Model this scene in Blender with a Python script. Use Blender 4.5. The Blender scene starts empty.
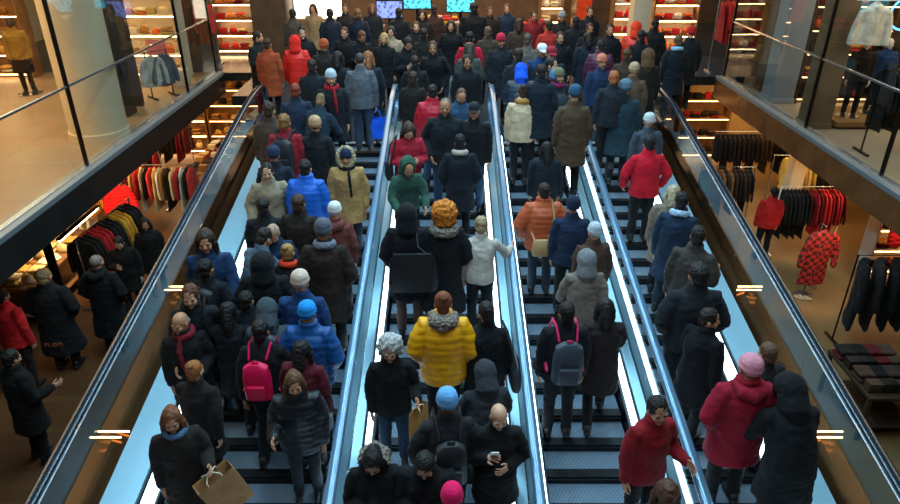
import bpy, bmesh, math, random
from mathutils import Vector, Matrix, noise
SC = bpy.context.scene
COL = SC.collection
PI = math.pi
def R(d): return math.radians(d)
rnd = random.Random(11)

# ------------------------------------------------------------------ camera
CAM_Z = 4.1
PITCH = R(27.4)
YAW = 0.0
F = 675.0
cam_data = bpy.data.cameras.new('camera')
cam_data.lens = 27.0
cam_data.sensor_width = 36.0
cam_data.clip_end = 200
cam = bpy.data.objects.new('camera', cam_data)
COL.objects.link(cam)
cam.location = (0, 0, CAM_Z)
cam.rotation_euler = (PI/2 - PITCH, 0, YAW)
SC.camera = cam
CAM_M = Matrix.Translation((0, 0, CAM_Z)) @ cam.rotation_euler.to_matrix().to_4x4()
CAM_I = CAM_M.inverted()
def proj(p):
    q = CAM_I @ Vector(p)
    return (450 + F*q.x/-q.z, 252 - F*q.y/-q.z, -q.z)
def ray(px, py):
    d = CAM_M.to_3x3() @ Vector(((px-450)/F, (252-py)/F, -1.0))
    return d.normalized()
def at_z(px, py, z):
    d = ray(px, py)
    return Vector((0, 0, CAM_Z)) + d*((z-CAM_Z)/d.z)
def at_y(px, py, y):
    d = ray(px, py)
    return Vector((0, 0, CAM_Z)) + d*(y/d.y)

# ------------------------------------------------------------------ materials
_mats = {}
def mat(name, col, rough=0.5, metal=0.0, spec=0.5, emit=None, estr=0.0, bump=0.0, bscale=60.0, var=0.0, vscale=4.0, sheen=0.0, coat=0.0):
    if name in _mats: return _mats[name]
    m = bpy.data.materials.new(name); m.use_nodes = True
    nt = m.node_tree; b = nt.nodes['Principled BSDF']
    b.inputs['Base Color'].default_value = (*col, 1)
    b.inputs['Roughness'].default_value = rough
    b.inputs['Metallic'].default_value = metal
    b.inputs['Specular IOR Level'].default_value = spec
    if sheen: b.inputs['Sheen Weight'].default_value = sheen
    if coat: b.inputs['Coat Weight'].default_value = coat
    if emit:
        b.inputs['Emission Color'].default_value = (*emit, 1)
        b.inputs['Emission Strength'].default_value = estr
    tc = None
    if bump or var:
        tc = nt.nodes.new('ShaderNodeTexCoord')
    if var:
        n = nt.nodes.new('ShaderNodeTexNoise'); n.inputs['Scale'].default_value = vscale; n.inputs['Detail'].default_value = 4
        nt.links.new(tc.outputs['Object'], n.inputs['Vector'])
        r = nt.nodes.new('ShaderNodeValToRGB')
        r.color_ramp.elements[0].position = 0.3; r.color_ramp.elements[1].position = 0.7
        r.color_ramp.elements[0].color = (*[c*(1-var) for c in col], 1)
        r.color_ramp.elements[1].color = (*[min(1, c*(1+var)) for c in col], 1)
        nt.links.new(n.outputs['Fac'], r.inputs['Fac']); nt.links.new(r.outputs['Color'], b.inputs['Base Color'])
    if bump:
        n2 = nt.nodes.new('ShaderNodeTexNoise'); n2.inputs['Scale'].default_value = bscale; n2.inputs['Detail'].default_value = 3
        nt.links.new(tc.outputs['Object'], n2.inputs['Vector'])
        bp = nt.nodes.new('ShaderNodeBump'); bp.inputs['Strength'].default_value = bump; bp.inputs['Distance'].default_value = 0.01
        nt.links.new(n2.outputs['Fac'], bp.inputs['Height']); nt.links.new(bp.outputs['Normal'], b.inputs['Normal'])
    _mats[name] = m
    return m
def hexc(h):
    h = h.lstrip('#')
    v = [int(h[i:i+2], 16)/255 for i in (0, 2, 4)]
    return tuple((c/12.92 if c <= 0.04045 else ((c+0.055)/1.055)**2.4) for c in v)
def cloth_col(h):
    c = hexc(h)
    return tuple(v*.72 for v in c) if max(c) < .035 else c
def fabric(h):
    return mat('fabric_'+h, cloth_col(h), 0.85, 0, 0.25, bump=0.25, bscale=120, var=0.22, vscale=7, sheen=0.03)
def shell(h):
    return mat('nylon_'+h, cloth_col(h), 0.5, 0, 0.4, bump=0.3, bscale=25, var=0.12, vscale=6)
def hairm(h):
    return mat('hair_'+h, tuple(v*.7 for v in hexc(h)), 0.6, 0, 0.4, bump=0.9, bscale=70, var=0.55, vscale=38)
def skinm(h):
    return mat('skin_'+h, hexc(h), 0.5, 0, 0.4, var=0.06, vscale=9)
def glassmat(name, tint, refl=0.04, rough=0.02, dens=0.96):
    if name in _mats: return _mats[name]
    m = bpy.data.materials.new(name); m.use_nodes = True
    nt = m.node_tree; nt.nodes.clear()
    out = nt.nodes.new('ShaderNodeOutputMaterial')
    mx = nt.nodes.new('ShaderNodeMixShader'); lw = nt.nodes.new('ShaderNodeLayerWeight')
    pw = nt.nodes.new('ShaderNodeMath'); pw.operation = 'POWER'; pw.inputs[1].default_value = 4.0
    fr = nt.nodes.new('ShaderNodeMath'); fr.operation = 'MULTIPLY_ADD'; fr.inputs[1].default_value = 0.7; fr.inputs[2].default_value = refl
    nt.links.new(lw.outputs['Facing'], pw.inputs[0]); nt.links.new(pw.outputs[0], fr.inputs[0])
    tr = nt.nodes.new('ShaderNodeBsdfTransparent'); tr.inputs['Color'].default_value = (*[c*dens for c in tint], 1)
    gl = nt.nodes.new('ShaderNodeBsdfGlossy'); gl.inputs['Roughness'].default_value = rough; gl.inputs['Color'].default_value = (1, 1, 1, 1)
    nt.links.new(fr.outputs[0], mx.inputs[0]); nt.links.new(tr.outputs[0], mx.inputs[1]); nt.links.new(gl.outputs[0], mx.inputs[2])
    nt.links.new(mx.outputs[0], out.inputs['Surface'])
    _mats[name] = m
    return m

# ------------------------------------------------------------------ mesh helpers
def NB(): return bmesh.new()
def _xf(vs, M):
    for v in vs: v.co = M @ v.co
def box(bm, c, s, rot=None, bev=0.0):
    r = bmesh.ops.create_cube(bm, size=1.0)
    vs = r['verts']
    M = Matrix.Translation(c) @ (rot.to_4x4() if rot is not None else Matrix.Identity(4)) @ Matrix.Diagonal((*s, 1))
    _xf(vs, M)
    if bev:
        es = list({e for v in vs for e in v.link_edges})
        bmesh.ops.bevel(bm, geom=es, offset=bev, segments=2, affect='EDGES', profile=0.6)
def bx(bm, x0, x1, y0, y1, z0, z1, bev=0.0):
    box(bm, ((x0+x1)/2, (y0+y1)/2, (z0+z1)/2), (abs(x1-x0), abs(y1-y0), abs(z1-z0)), None, bev)
def ell(bm, c, r, u=16, v=10, rot=None):
    rr = bmesh.ops.create_uvsphere(bm, u_segments=u, v_segments=v, radius=1.0)
    M = Matrix.Translation(c) @ (rot.to_4x4() if rot is not None else Matrix.Identity(4)) @ Matrix.Diagonal((*r, 1))
    _xf(rr['verts'], M)
def rings_to_mesh(bm, rings, close_ends=True, closed=False):
    vv = [[bm.verts.new(p) for p in rg] for rg in rings]
    n = len(rings[0])
    m = len(vv)
    for i in range(m if closed else m-1):
        a, b = vv[i], vv[(i+1) % m]
        for j in range(n):
            bm.faces.new((a[j], a[(j+1) % n], b[(j+1) % n], b[j]))
    if close_ends and not closed:
        bm.faces.new(list(reversed(vv[0]))); bm.faces.new(vv[-1])
    return vv
def tube(bm, pts, rad, n=8, cap=True, flat=1.0):
    """round tube through pts, radius per point, rounded ends"""
    pts = [Vector(p) for p in pts]
    if not isinstance(rad, (list, tuple)): rad = [rad]*len(pts)
    rad = list(rad)
    if cap:
        d0 = (pts[0]-pts[1]).normalized(); d1 = (pts[-1]-pts[-2]).normalized()
        r0, r1 = rad[0], rad[-1]
        pts = [pts[0]+d0*r0*.95, pts[0]+d0*r0*.6] + pts + [pts[-1]+d1*r1*.6, pts[-1]+d1*r1*.95]
        rad = [r0*.3, r0*.8] + rad + [r1*.8, r1*.3]
    t0 = (pts[1]-pts[0]).normalized()
    up = Vector((0, 0, 1)) if abs(t0.z) < 0.9 else Vector((0, 1, 0))
    nrm = (up - t0*up.dot(t0)).normalized()
    rings = []
    for i, p in enumerate(pts):
        if i == 0: t = pts[1]-pts[0]
        elif i == len(pts)-1: t = pts[-1]-pts[-2]
        else: t = (pts[i+1]-pts[i]).normalized()+(pts[i]-pts[i-1]).normalized()
        t = t.normalized() if t.length > 1e-9 else t0
        nrm = (nrm - t*nrm.dot(t)).normalized()
        bi = t.cross(nrm)
        rings.append([p + nrm*math.cos(2*PI*k/n)*rad[i] + bi*math.sin(2*PI*k/n)*rad[i]*flat for k in range(n)])
    rings_to_mesh(bm, rings)
def loftz(bm, rings, n=20, sq=0.0):
    """stacked ellipses: (z, cx, cy, rx, ry)"""
    out = []
    for z, cx, cy, rx, ry in rings:
        o = []
        for k in range(n):
            a = 2*PI*k/n; c, s = math.cos(a), math.sin(a)
            if sq:
                p = 1-sq*0.5
                c = math.copysign(abs(c)**p, c); s = math.copysign(abs(s)**p, s)
            o.append(Vector((cx+rx*c, cy+ry*s, z)))
        out.append(o)
    rings_to_mesh(bm, out)
def lathe(bm, prof, n=24, c=(0, 0, 0)):
    loftz(bm, [(c[2]+z, c[0], c[1], r, r) for r, z in prof], n)
def torus(bm, c, rx, ry, t, rot=None, n=24, m=8, tz=1.0):
    rings = []
    for i in range(n):
        a = 2*PI*i/n
        rg = []
        for j in range(m):
            b = 2*PI*j/m
            k = t*math.cos(b)
            p = Vector(((rx+k)*math.cos(a), (ry+k)*math.sin(a), t*tz*math.sin(b)))
            if rot is not None: p = rot @ p
            rg.append(p+Vector(c))
        rings.append(rg)
    rings_to_mesh(bm, rings, closed=True)
def sweep(bm, prof, path):
    """closed profile (x, z) carried along path of (y, z)"""
    rings_to_mesh(bm, [[Vector((x, y, z+zz)) for x, z in prof] for y, zz in path])
def finish(bm, smooth=True, ang=None):
    bmesh.ops.recalc_face_normals(bm, faces=bm.faces)
    me = bpy.data.meshes.new('mesh'); bm.to_mesh(me); bm.free()
    if smooth:
        me.polygons.foreach_set('use_smooth', [True]*len(me.polygons))
        if ang: me.set_sharp_from_angle(angle=R(ang))
    return me
def link(name, me, m=None, parent=None, M=None):
    o = bpy.data.objects.new(name, me); COL.objects.link(o)
    if m is not None:
        if len(me.materials) == 0: me.materials.append(None)
        ms = m if isinstance(m, (list, tuple)) else [m]
        for i, mm in enumerate(ms):
            if i < len(me.materials):
                o.material_slots[i].link = 'OBJECT'; o.material_slots[i].material = mm
    if parent is not None: o.parent = parent
    if M is not None: o.matrix_local = M
    return o
def obj(name, bm, m, parent=None, smooth=True, ang=40):
    me = finish(bm, smooth, ang)
    me.name = name
    me.materials.append(m)
    o = bpy.data.objects.new(name, me); COL.objects.link(o)
    if parent is not None: o.parent = parent
    return o
def tag(o, label=None, cat=None, group=None, kind=None):
    if label: o['label'] = label
    if cat: o['category'] = cat
    if group: o['group'] = group
    if kind: o['kind'] = kind
    return o
def thing(name, label, cat, loc=(0, 0, 0), rz=0.0, group=None, s=1.0):
    o = bpy.data.objects.new(name, None); COL.objects.link(o)
    o.empty_display_size = 0.1
    o.location = loc; o.rotation_euler = (0, 0, rz); o.scale = (s, s, s)
    return tag(o, label, cat, group)
def struct(name, bm, m, smooth=False):
    return tag(obj(name, bm, m, None, smooth), kind='structure')
def kids(o, table):
    return table.get(o.name, [])
def copy_thing(root, children, loc, rz, label, group=None, s=None, mats=None):
    r = root.copy(); COL.objects.link(r); r.location = loc; r.rotation_euler = (0, 0, rz)
    if s: r.scale = (s, s, s) if isinstance(s, (int, float)) else s
    r['label'] = label
    if group: r['group'] = group
    out = []
    for c in children:
        d = c.copy(); COL.objects.link(d); d.parent = r; out.append(d)
    return r, out
def remesh(bm, voxel, it=3, smooth=0.5):
    bmesh.ops.recalc_face_normals(bm, faces=bm.faces)
    me = bpy.data.meshes.new('tmp'); bm.to_mesh(me); bm.free()
    o = bpy.data.objects.new('tmp', me); COL.objects.link(o)
    md = o.modifiers.new('r', 'REMESH'); md.mode = 'VOXEL'; md.voxel_size = voxel; md.use_smooth_shade = True
    if it:
        sm = o.modifiers.new('s', 'SMOOTH'); sm.factor = smooth; sm.iterations = it
    dg = bpy.context.evaluated_depsgraph_get(); dg.update()
    out = bpy.data.meshes.new_from_object(o.evaluated_get(dg))
    bpy.data.objects.remove(o); bpy.data.meshes.remove(me)
    out.polygons.foreach_set('use_smooth', [True]*len(out.polygons))
    return out
def displace(me, fn):
    me.update()
    ns = [v.normal.copy() for v in me.vertices]
    for v, n in zip(me.vertices, ns):
        v.co = v.co + n*fn(v.co)
    me.update()
# ================================================================== setting
LOW = -3.0            # lower shop floor; the upper floor and landing are z = 0
XL, X2, X3, X4, XR = -3.65, -1.06, 0.79, 2.24, 4.0   # the five balustrades
GL, GR = -6.2, 7.1                                   # gallery edges
TOPY = 12.5
SLOPE = 0.187
RUN = 0.40
RISE = RUN*SLOPE
def zline(y):
    return 0.0 if y >= TOPY else -(TOPY-y)*SLOPE
def tile_mat(name, c1, c2, scale, rough, mortar=0.012, w=1.0, h=0.5, mcol=None, offset=0.0):
    m = bpy.data.materials.new(name); m.use_nodes = True
    nt = m.node_tree; b = nt.nodes['Principled BSDF']
    tc = nt.nodes.new('ShaderNodeTexCoord'); br = nt.nodes.new('ShaderNodeTexBrick')
    br.offset = offset
    br.inputs['Color1'].default_value = (*c1, 1); br.inputs['Color2'].default_value = (*c2, 1)
    br.inputs['Mortar'].default_value = (*(mcol or [c*0.45 for c in c1]), 1)
    br.inputs['Scale'].default_value = scale; br.inputs['Mortar Size'].default_value = mortar
    br.inputs['Brick Width'].default_value = w; br.inputs['Row Height'].default_value = h
    nt.links.new(tc.outputs['Object'], br.inputs['Vector'])
    n = nt.nodes.new('ShaderNodeTexNoise'); n.inputs['Scale'].default_value = 2.5; n.inputs['Detail'].default_value = 5
    nt.links.new(tc.outputs['Object'], n.inputs['Vector'])
    mx = nt.nodes.new('ShaderNodeMix'); mx.data_type = 'RGBA'; mx.blend_type = 'MULTIPLY'; mx.inputs[0].default_value = 0.35
    nt.links.new(br.outputs['Color'], mx.inputs[6]); nt.links.new(n.outputs['Color'], mx.inputs[7])
    nt.links.new(mx.outputs[2], b.inputs['Base Color'])
    b.inputs['Roughness'].default_value = rough
    return m
M_tan = tile_mat('gallery_tile', hexc('#b99b78'), hexc('#b0916e'), 1.0, 0.35, 0.006, 1.6, 0.8)
M_carpet = tile_mat('shop_floor_grey', hexc('#a89a86'), hexc('#a09078'), 1.0, 0.5, 0.004, 1.2, 1.2)
M_land = tile_mat('landing_tile', hexc('#3a4650'), hexc('#333e48'), 1.0, 0.22, 0.008, 0.9, 0.9)
M_low = tile_mat('lower_wood', hexc('#6a4426'), hexc('#5c3a20'), 1.0, 0.4, 0.005, 1.4, 0.18, offset=0.5)
M_lowr = tile_mat('lower_stone', hexc('#8f6f48'), hexc('#84653f'), 1.0, 0.4, 0.006, 0.9, 0.9)
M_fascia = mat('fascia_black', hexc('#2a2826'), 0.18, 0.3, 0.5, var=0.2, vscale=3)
M_bronze = mat('fascia_bronze', hexc('#7a5434'), 0.25, 0.45, 0.5, var=0.25, vscale=2)
M_ledge = mat('ledge_grey', hexc('#7e8a90'), 0.4, 0.5, bump=0.15, bscale=40)
M_cream = mat('cream_paint', hexc('#d9c3a0'), 0.6, var=0.06, vscale=1.5)
M_brown = mat('brown_panel', hexc('#5e4632'), 0.4, var=0.25, vscale=3)
M_wall = mat('shop_wall', hexc('#c8a56c'), 0.7, var=0.08, vscale=2)
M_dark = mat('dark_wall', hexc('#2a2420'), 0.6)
M_bluegrey = mat('bluegrey_panel', hexc('#8d949c'), 0.45, var=0.05)
M_taupe = mat('taupe_panel', hexc('#6e5c46'), 0.5, var=0.12, vscale=2)
M_steel = mat('brushed_steel', hexc('#aab7c0'), 0.22, 0.9, bump=0.05, bscale=200)
M_deck = mat('deck_satin', hexc('#92b6c4'), 0.32, 0.55, bump=0.05, bscale=150)
M_rubber = mat('handrail_rubber', hexc('#1b2530'), 0.25, 0.0, 0.6, coat=0.3)
M_railgrey = mat('handrail_grey', hexc('#5f7f98'), 0.25, 0.35, 0.6, coat=0.3)
M_skirt = mat('skirt_black', hexc('#10151b'), 0.3, 0.3)
M_blackmetal = mat('black_metal', hexc('#151515'), 0.35, 0.6)
M_led = mat('led_white', (0.8, 0.9, 1), 0.4, emit=(0.62, 0.86, 1.0), estr=6.5)
M_warmtube = mat('warm_tube', (1, 0.8, 0.5), 0.4, emit=(1.0, 0.62, 0.28), estr=22.0)
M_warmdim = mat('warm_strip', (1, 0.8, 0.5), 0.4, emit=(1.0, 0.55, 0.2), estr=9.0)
G_bal = glassmat('balustrade_glass', (0.9, 0.97, 1.0), 0.05, 0.03, 0.94)
G_shop = glassmat('shop_glass', (0.86, 0.9, 0.9), 0.03, 0.01, 0.94)
def step_material():
    m = bpy.data.materials.new('step_tread'); m.use_nodes = True
    nt = m.node_tree; b = nt.nodes['Principled BSDF']
    b.inputs['Metallic'].default_value = 0.35; b.inputs['Roughness'].default_value = 0.42
    tc = nt.nodes.new('ShaderNodeTexCoord'); wv = nt.nodes.new('ShaderNodeTexWave')
    wv.wave_type = 'BANDS'; wv.bands_direction = 'X'; wv.inputs['Scale'].default_value = 22.0; wv.inputs['Distortion'].default_value = 0
    nt.links.new(tc.outputs['Object'], wv.inputs['Vector'])
    rp = nt.nodes.new('ShaderNodeValToRGB')
    rp.color_ramp.elements[0].position = 0.25; rp.color_ramp.elements[0].color = (*hexc('#2a3846'), 1)
    rp.color_ramp.elements[1].position = 0.6; rp.color_ramp.elements[1].color = (*hexc('#9fb6c8'), 1)
    nt.links.new(wv.outputs['Fac'], rp.inputs['Fac']); nt.links.new(rp.outputs['Color'], b.inputs['Base Color'])
    bp = nt.nodes.new('ShaderNodeBump'); bp.inputs['Strength'].default_value = 0.6; bp.inputs['Distance'].default_value = 0.006
    nt.links.new(wv.outputs['Fac'], bp.inputs['Height']); nt.links.new(bp.outputs['Normal'], b.inputs['Normal'])
    return m
M_step = step_material()
M_edgeshade = mat('step_edge_shade', hexc('#0c1014'), 0.5, 0.3)

# ---- floors, slabs, walls
b = NB(); bx(b, -4.35, 4.6, 14.0, 16.0, -0.2, 0); bx(b, -5.2, 5.4, 16.0, 40, -0.2, 0); bx(b, XL-.45, XR+.45, 13.2, 14.0, -0.2, 0)
for _x0, _x1 in ((-2.95, -1.31), (-.81, .54), (1.04, 1.99), (2.49, 3.30)): bx(b, _x0, _x1, TOPY+.45, 13.2, -0.2, 0)
bx(b, -13.7, -5.2, 18.5, 40, -0.2, 0); bx(b, 5.4, 14.2, 18.0, 40, -0.2, 0)
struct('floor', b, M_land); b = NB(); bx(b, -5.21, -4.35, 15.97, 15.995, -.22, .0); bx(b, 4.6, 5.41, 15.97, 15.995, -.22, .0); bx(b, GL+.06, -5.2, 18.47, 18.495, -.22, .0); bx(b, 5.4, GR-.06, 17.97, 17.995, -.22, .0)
struct('trim_landing_edge', b, M_fascia)  # black edge strip: the shop's darkness put into the slab edge's colour
b = NB(); bx(b, GL-.22, GL-7.5, 2, 18.5, -0.12, 0); struct('floor_gallery_left', b, M_tan)
b = NB(); bx(b, GR+.22, GR+7.5, 2, 18.0, -0.12, 0); struct('floor_gallery_right', b, M_carpet)
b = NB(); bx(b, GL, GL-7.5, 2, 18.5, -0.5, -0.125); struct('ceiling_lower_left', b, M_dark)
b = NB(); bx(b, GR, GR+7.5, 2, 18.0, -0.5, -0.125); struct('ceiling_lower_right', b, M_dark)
# edge fascia and ledges
b = NB(); bx(b, GL, GL+.06, 2, 18.5, -0.55, -0.06, .012); struct('trim_fascia_left', b, M_fascia)
b = NB(); bx(b, GR-.06, GR, 2, 18.0, -0.55, -0.06, .012); struct('trim_fascia_right', b, M_bronze)
b = NB(); bx(b, GL-.22, GL+.07, 2, 18.5, -0.06, 0.03, .012); struct('trim_ledge_left', b, M_ledge)
b = NB(); bx(b, GR-.07, GR+.22, 2, 18.0, -0.06, 0.03, .012); struct('trim_ledge_right', b, M_ledge)
b = NB(); bx(b, -14, 0.0-3.2, -2, 21.2, LOW-.2, LOW); struct('floor_lower_left', b, M_low)
b = NB(); bx(b, 3.4, 14.5, -2, 21.2, LOW-.2, LOW); struct('floor_lower_right', b, M_lowr)
b = NB(); bx(b, -3.2, 3.4, -2, 21.2, LOW-.2, LOW-.005); struct('floor_lower', b, M_dark)
# lower shop walls
b = NB(); bx(b, -14, -4.4, 21.0, 21.2, LOW, -.4); struct('wall_lower_left_end', b, M_wall)
b = NB(); bx(b, 4.6, 14.5, 20.6, 20.8, LOW, -.4); struct('wall_lower_right_end', b, M_wall)
b = NB(); bx(b, -13.2, -13.0, 2, 21, LOW, -.5); struct('wall_lower_left', b, M_dark)
b = NB(); bx(b, 13.6, 13.8, 2, 20.6, LOW, -.5); struct('wall_lower_right', b, M_wall)
b = NB(); bx(b, -4.3, -4.1, 14.0, 21, LOW, -.4); struct('wall_lower_inner_left', b, M_brown)
b = NB(); bx(b, 4.3, 4.5, 14.0, 20.6, LOW, -.4); struct('wall_lower_inner_right', b, M_brown)
# upper gallery walls and the far storefront
b = NB(); bx(b, -13.9, -13.7, 2, 40, 0, 4.5); struct('wall_left', b, M_cream)
b = NB(); bx(b, 14.2, 14.4, 2, 40, 0, 4.5); struct('wall_right', b, M_taupe)
b = NB(); bx(b, -13.9, 14.4, 27.0, 27.2, 0, 4.5); struct('wall_far', b, M_brown)
b = NB(); bx(b, -13.7, GL-.25, 2, 18.5, 3.6, 3.75); struct('ceiling_gallery_left', b, M_cream)
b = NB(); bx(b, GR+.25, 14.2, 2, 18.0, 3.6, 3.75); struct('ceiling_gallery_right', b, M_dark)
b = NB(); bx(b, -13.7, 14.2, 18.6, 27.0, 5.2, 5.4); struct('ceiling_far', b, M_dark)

# ---- storefront glazing of the galleries
def glazing(name, label, X, ys, side):
    t = thing(name, label, 'glass wall', (X, ys[0], 0.03))
    y0 = ys[0]
    for i in range(len(ys)-1):
        for z0, z1 in ((0.0, 1.36), (1.40, 3.5)):
            b = NB(); bx(b, -.008, .008, ys[i]-y0+.02, ys[i+1]-y0-.02, z0, z1)
            obj('glass_pane', b, G_shop, t, False)
    for y in ys:
        b = NB(); bx(b, -.03, .03, y-y0-.025, y-y0+.025, 0, 3.57, .004)
        obj('mullion', b, M_blackmetal, t, True, 30)
    b = NB(); bx(b, -.022, .022, .03, ys[-1]-y0-.03, 1.36, 1.40, .004)
    obj('transom', b, M_steel, t, True, 30)
    b = NB(); bx(b, -.05, .05, -.03, ys[-1]-y0+.03, -.001, 0.02)
    obj('floor_channel', b, M_steel, t, False)
    return t
glazing('glass_wall', 'tall storefront glass wall above the black fascia beside the cream column', GL-.1, [3.4, 7.2, 11.1, 16.2, 18.4], -1)
glazing('glass_wall', 'tall storefront glass wall above the bronze fascia in front of the white hoodie', GR+.1, [3.6, 8.3, 10.6, 13.3, 17.9], 1)

# ---- columns
def column(name, X, Y, w, d, z0, z1, m, round_=False):
    b = NB()
    if round_:
        lathe(b, [(w, z0), (w, z1)], 40, (X, Y, 0))
        lathe(b, [(w+.03, z0), (w+.03, z0+.12), (w+.005, z0+.14)], 40, (X, Y, 0))
    else:
        bx(b, X-w/2, X+w/2, Y-d/2, Y+d/2, z0, z1, .02)
        bx(b, X-w/2-.02, X+w/2+.02, Y-d/2-.02, Y+d/2+.02, z0, z0+.12, .008)
    o = obj(name, b, m, None, True, 40)
    return tag(o, kind='structure')
column('column_cream', -6.95, 13.0, .53, 0, 0, 3.6, M_cream, True)
column('column_dark', -7.05, 14.4, .3, .4, 0, 3.6, M_dark)
column('column_cream', -8.1, 15.4, .5, .5, 0, 3.6, M_cream)
column('column_brown', -4.9, 19.6, .95, .9, 0, 5.2, M_brown)
column('column_brown', 4.35, 22.4, .9, .9, 0, 5.2, M_brown)
column('column_beige', 5.3, 19.8, .5, .5, 0, 5.2, M_cream)
column('column_bluegrey', 7.6, 15.6, .5, .6, 0, 3.6, M_bluegrey)
column('column_taupe', 7.5, 13.6, .45, .5, 0, 3.6, M_taupe)
column('column_taupe', 8.0, 16.6, .9, .4, 0, 3.6, M_brown)
column('column_beige', 8.1, 14.9, .32, .32, LOW, -.5, M_cream)
column('column_black', -7.3, 10.9, .12, .12, LOW, -.5, M_blackmetal)

# ================================================================== escalators
LANES = {'e1': (XL+.68, X2-.24), 'e2': (X2+.24, X3-.24), 'e3': (X3+.24, X4-.24), 'e4': (X4+.24, XR-.68)}
NST = 25
def step_z(k): return -RISE*(k+1)
def step_index(y): return max(0, int((TOPY-y)/RUN))
esc_labels = {
 'e1': 'widest escalator, between the black fascia side and the packed crowd with blue jackets',
 'e2': 'escalator carrying the rider in the yellow puffer jacket',
 'e3': 'escalator with many bare grooved steps carrying the rider in the rust coat',
 'e4': 'escalator carrying the rider in the long hooded red coat'}
step_cache = {}
for ln, (x0, x1) in LANES.items():
    t = thing('escalator', esc_labels[ln], 'escalator', ((x0+x1)/2, TOPY, 0), 0, 'parallel escalators')
    w = x1-x0-.02
    b = NB(); bx(b, -w/2, w/2, -RUN, -.03, -.10, 0); m0 = finish(b, False); m0.materials.append(None)
    b = NB(); bx(b, -w/2, w/2, -RUN-.012, -RUN+.105, -.02, .003); bx(b, -w/2, w/2, -.034, -.001, -.09, RISE-.02)  # black edging, widened to paint in the tread's shade, and the riser
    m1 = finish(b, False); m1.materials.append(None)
    for k in range(NST):
        st = link('step', m0, M_step, t, Matrix.Translation((0, -RUN*k, step_z(k))))
        link('edging_and_shade', m1, M_edgeshade, st)
    b = NB(); bx(b, -w/2, w/2, -.02, .44, -.05, 0.003, .002); obj('landing_plate', b, M_land, t, False)
    b = NB(); bx(b, -w/2, w/2, -.05, .02, -.02, .005, .002); obj('comb', b, mat('comb_bright', hexc('#cfe0ea'), .3, .5), t, False)
    b = NB(); sweep(b, [(-w/2, -.35), (w/2, -.35), (w/2, -1.0), (-w/2, -1.0)],
                    [(TOPY+.4-TOPY, 0)] + [(-.2-.0, -.05), (-10.4, -10.4*SLOPE)])
    obj('truss', b, M_skirt, t, False)

YN = 1.9    # near end of what is built
def path_pts():
    """(y, z) of the rail centre line, height 1.0 above the step line, newel at the top end"""
    H = 1.0
    ys = [YN+i*(11.6-YN)/12 for i in range(13)]
    p = [(y, zline(y)+H) for y in ys]
    # ease to level between 11.6 and 13.0
    for i in range(1, 7):
        u = i/6
        y = 11.6+u*1.3
        z = zline(11.6)+H + SLOPE*(1.3*u-0.65*u*u)*1.0
        p.append((y, z))
    return p
def newel(p):
    y0, z0 = p[-1]
    r = .26
    q = [(y0+.15, z0)]
    for i in range(1, 9):
        a = PI*i/8
        q.append((y0+.15+r*math.sin(a), z0-r+r*math.cos(a)))
    q += [(y0-.1, z0-2*r), (y0-.5, z0-2*r-.03)]
    return q
RAIL = path_pts(); RAILN = RAIL+newel(RAIL)
def rail_profile(w, h):
    pts = []
    for k in range(12):
        a = 2*PI*k/12
        c, s = math.cos(a), math.sin(a)
        pts.append((w/2*math.copysign(abs(c)**.7, c), h/2*math.copysign(abs(s)**.7, s)))
    return pts
def sweep_n(bm, prof, path, X):
    rings = []
    P = [Vector((0, y, z)) for y, z in path]
    for i, p in enumerate(P):
        t = (P[min(i+1, len(P)-1)]-P[max(i-1, 0)]).normalized()
        nr = Vector((0, -t.z, t.y))
        rings.append([Vector((X+a, 0, 0))+p+nr*c for a, c in prof])
    rings_to_mesh(bm, rings)
DECKP = [(y, zline(y)) for y in (YN, 6, 11.8)] + [(12.1, zline(12.1)+.005), (12.4, -.008), (12.7, 0.0), (13.1, 0.0)]
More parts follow.
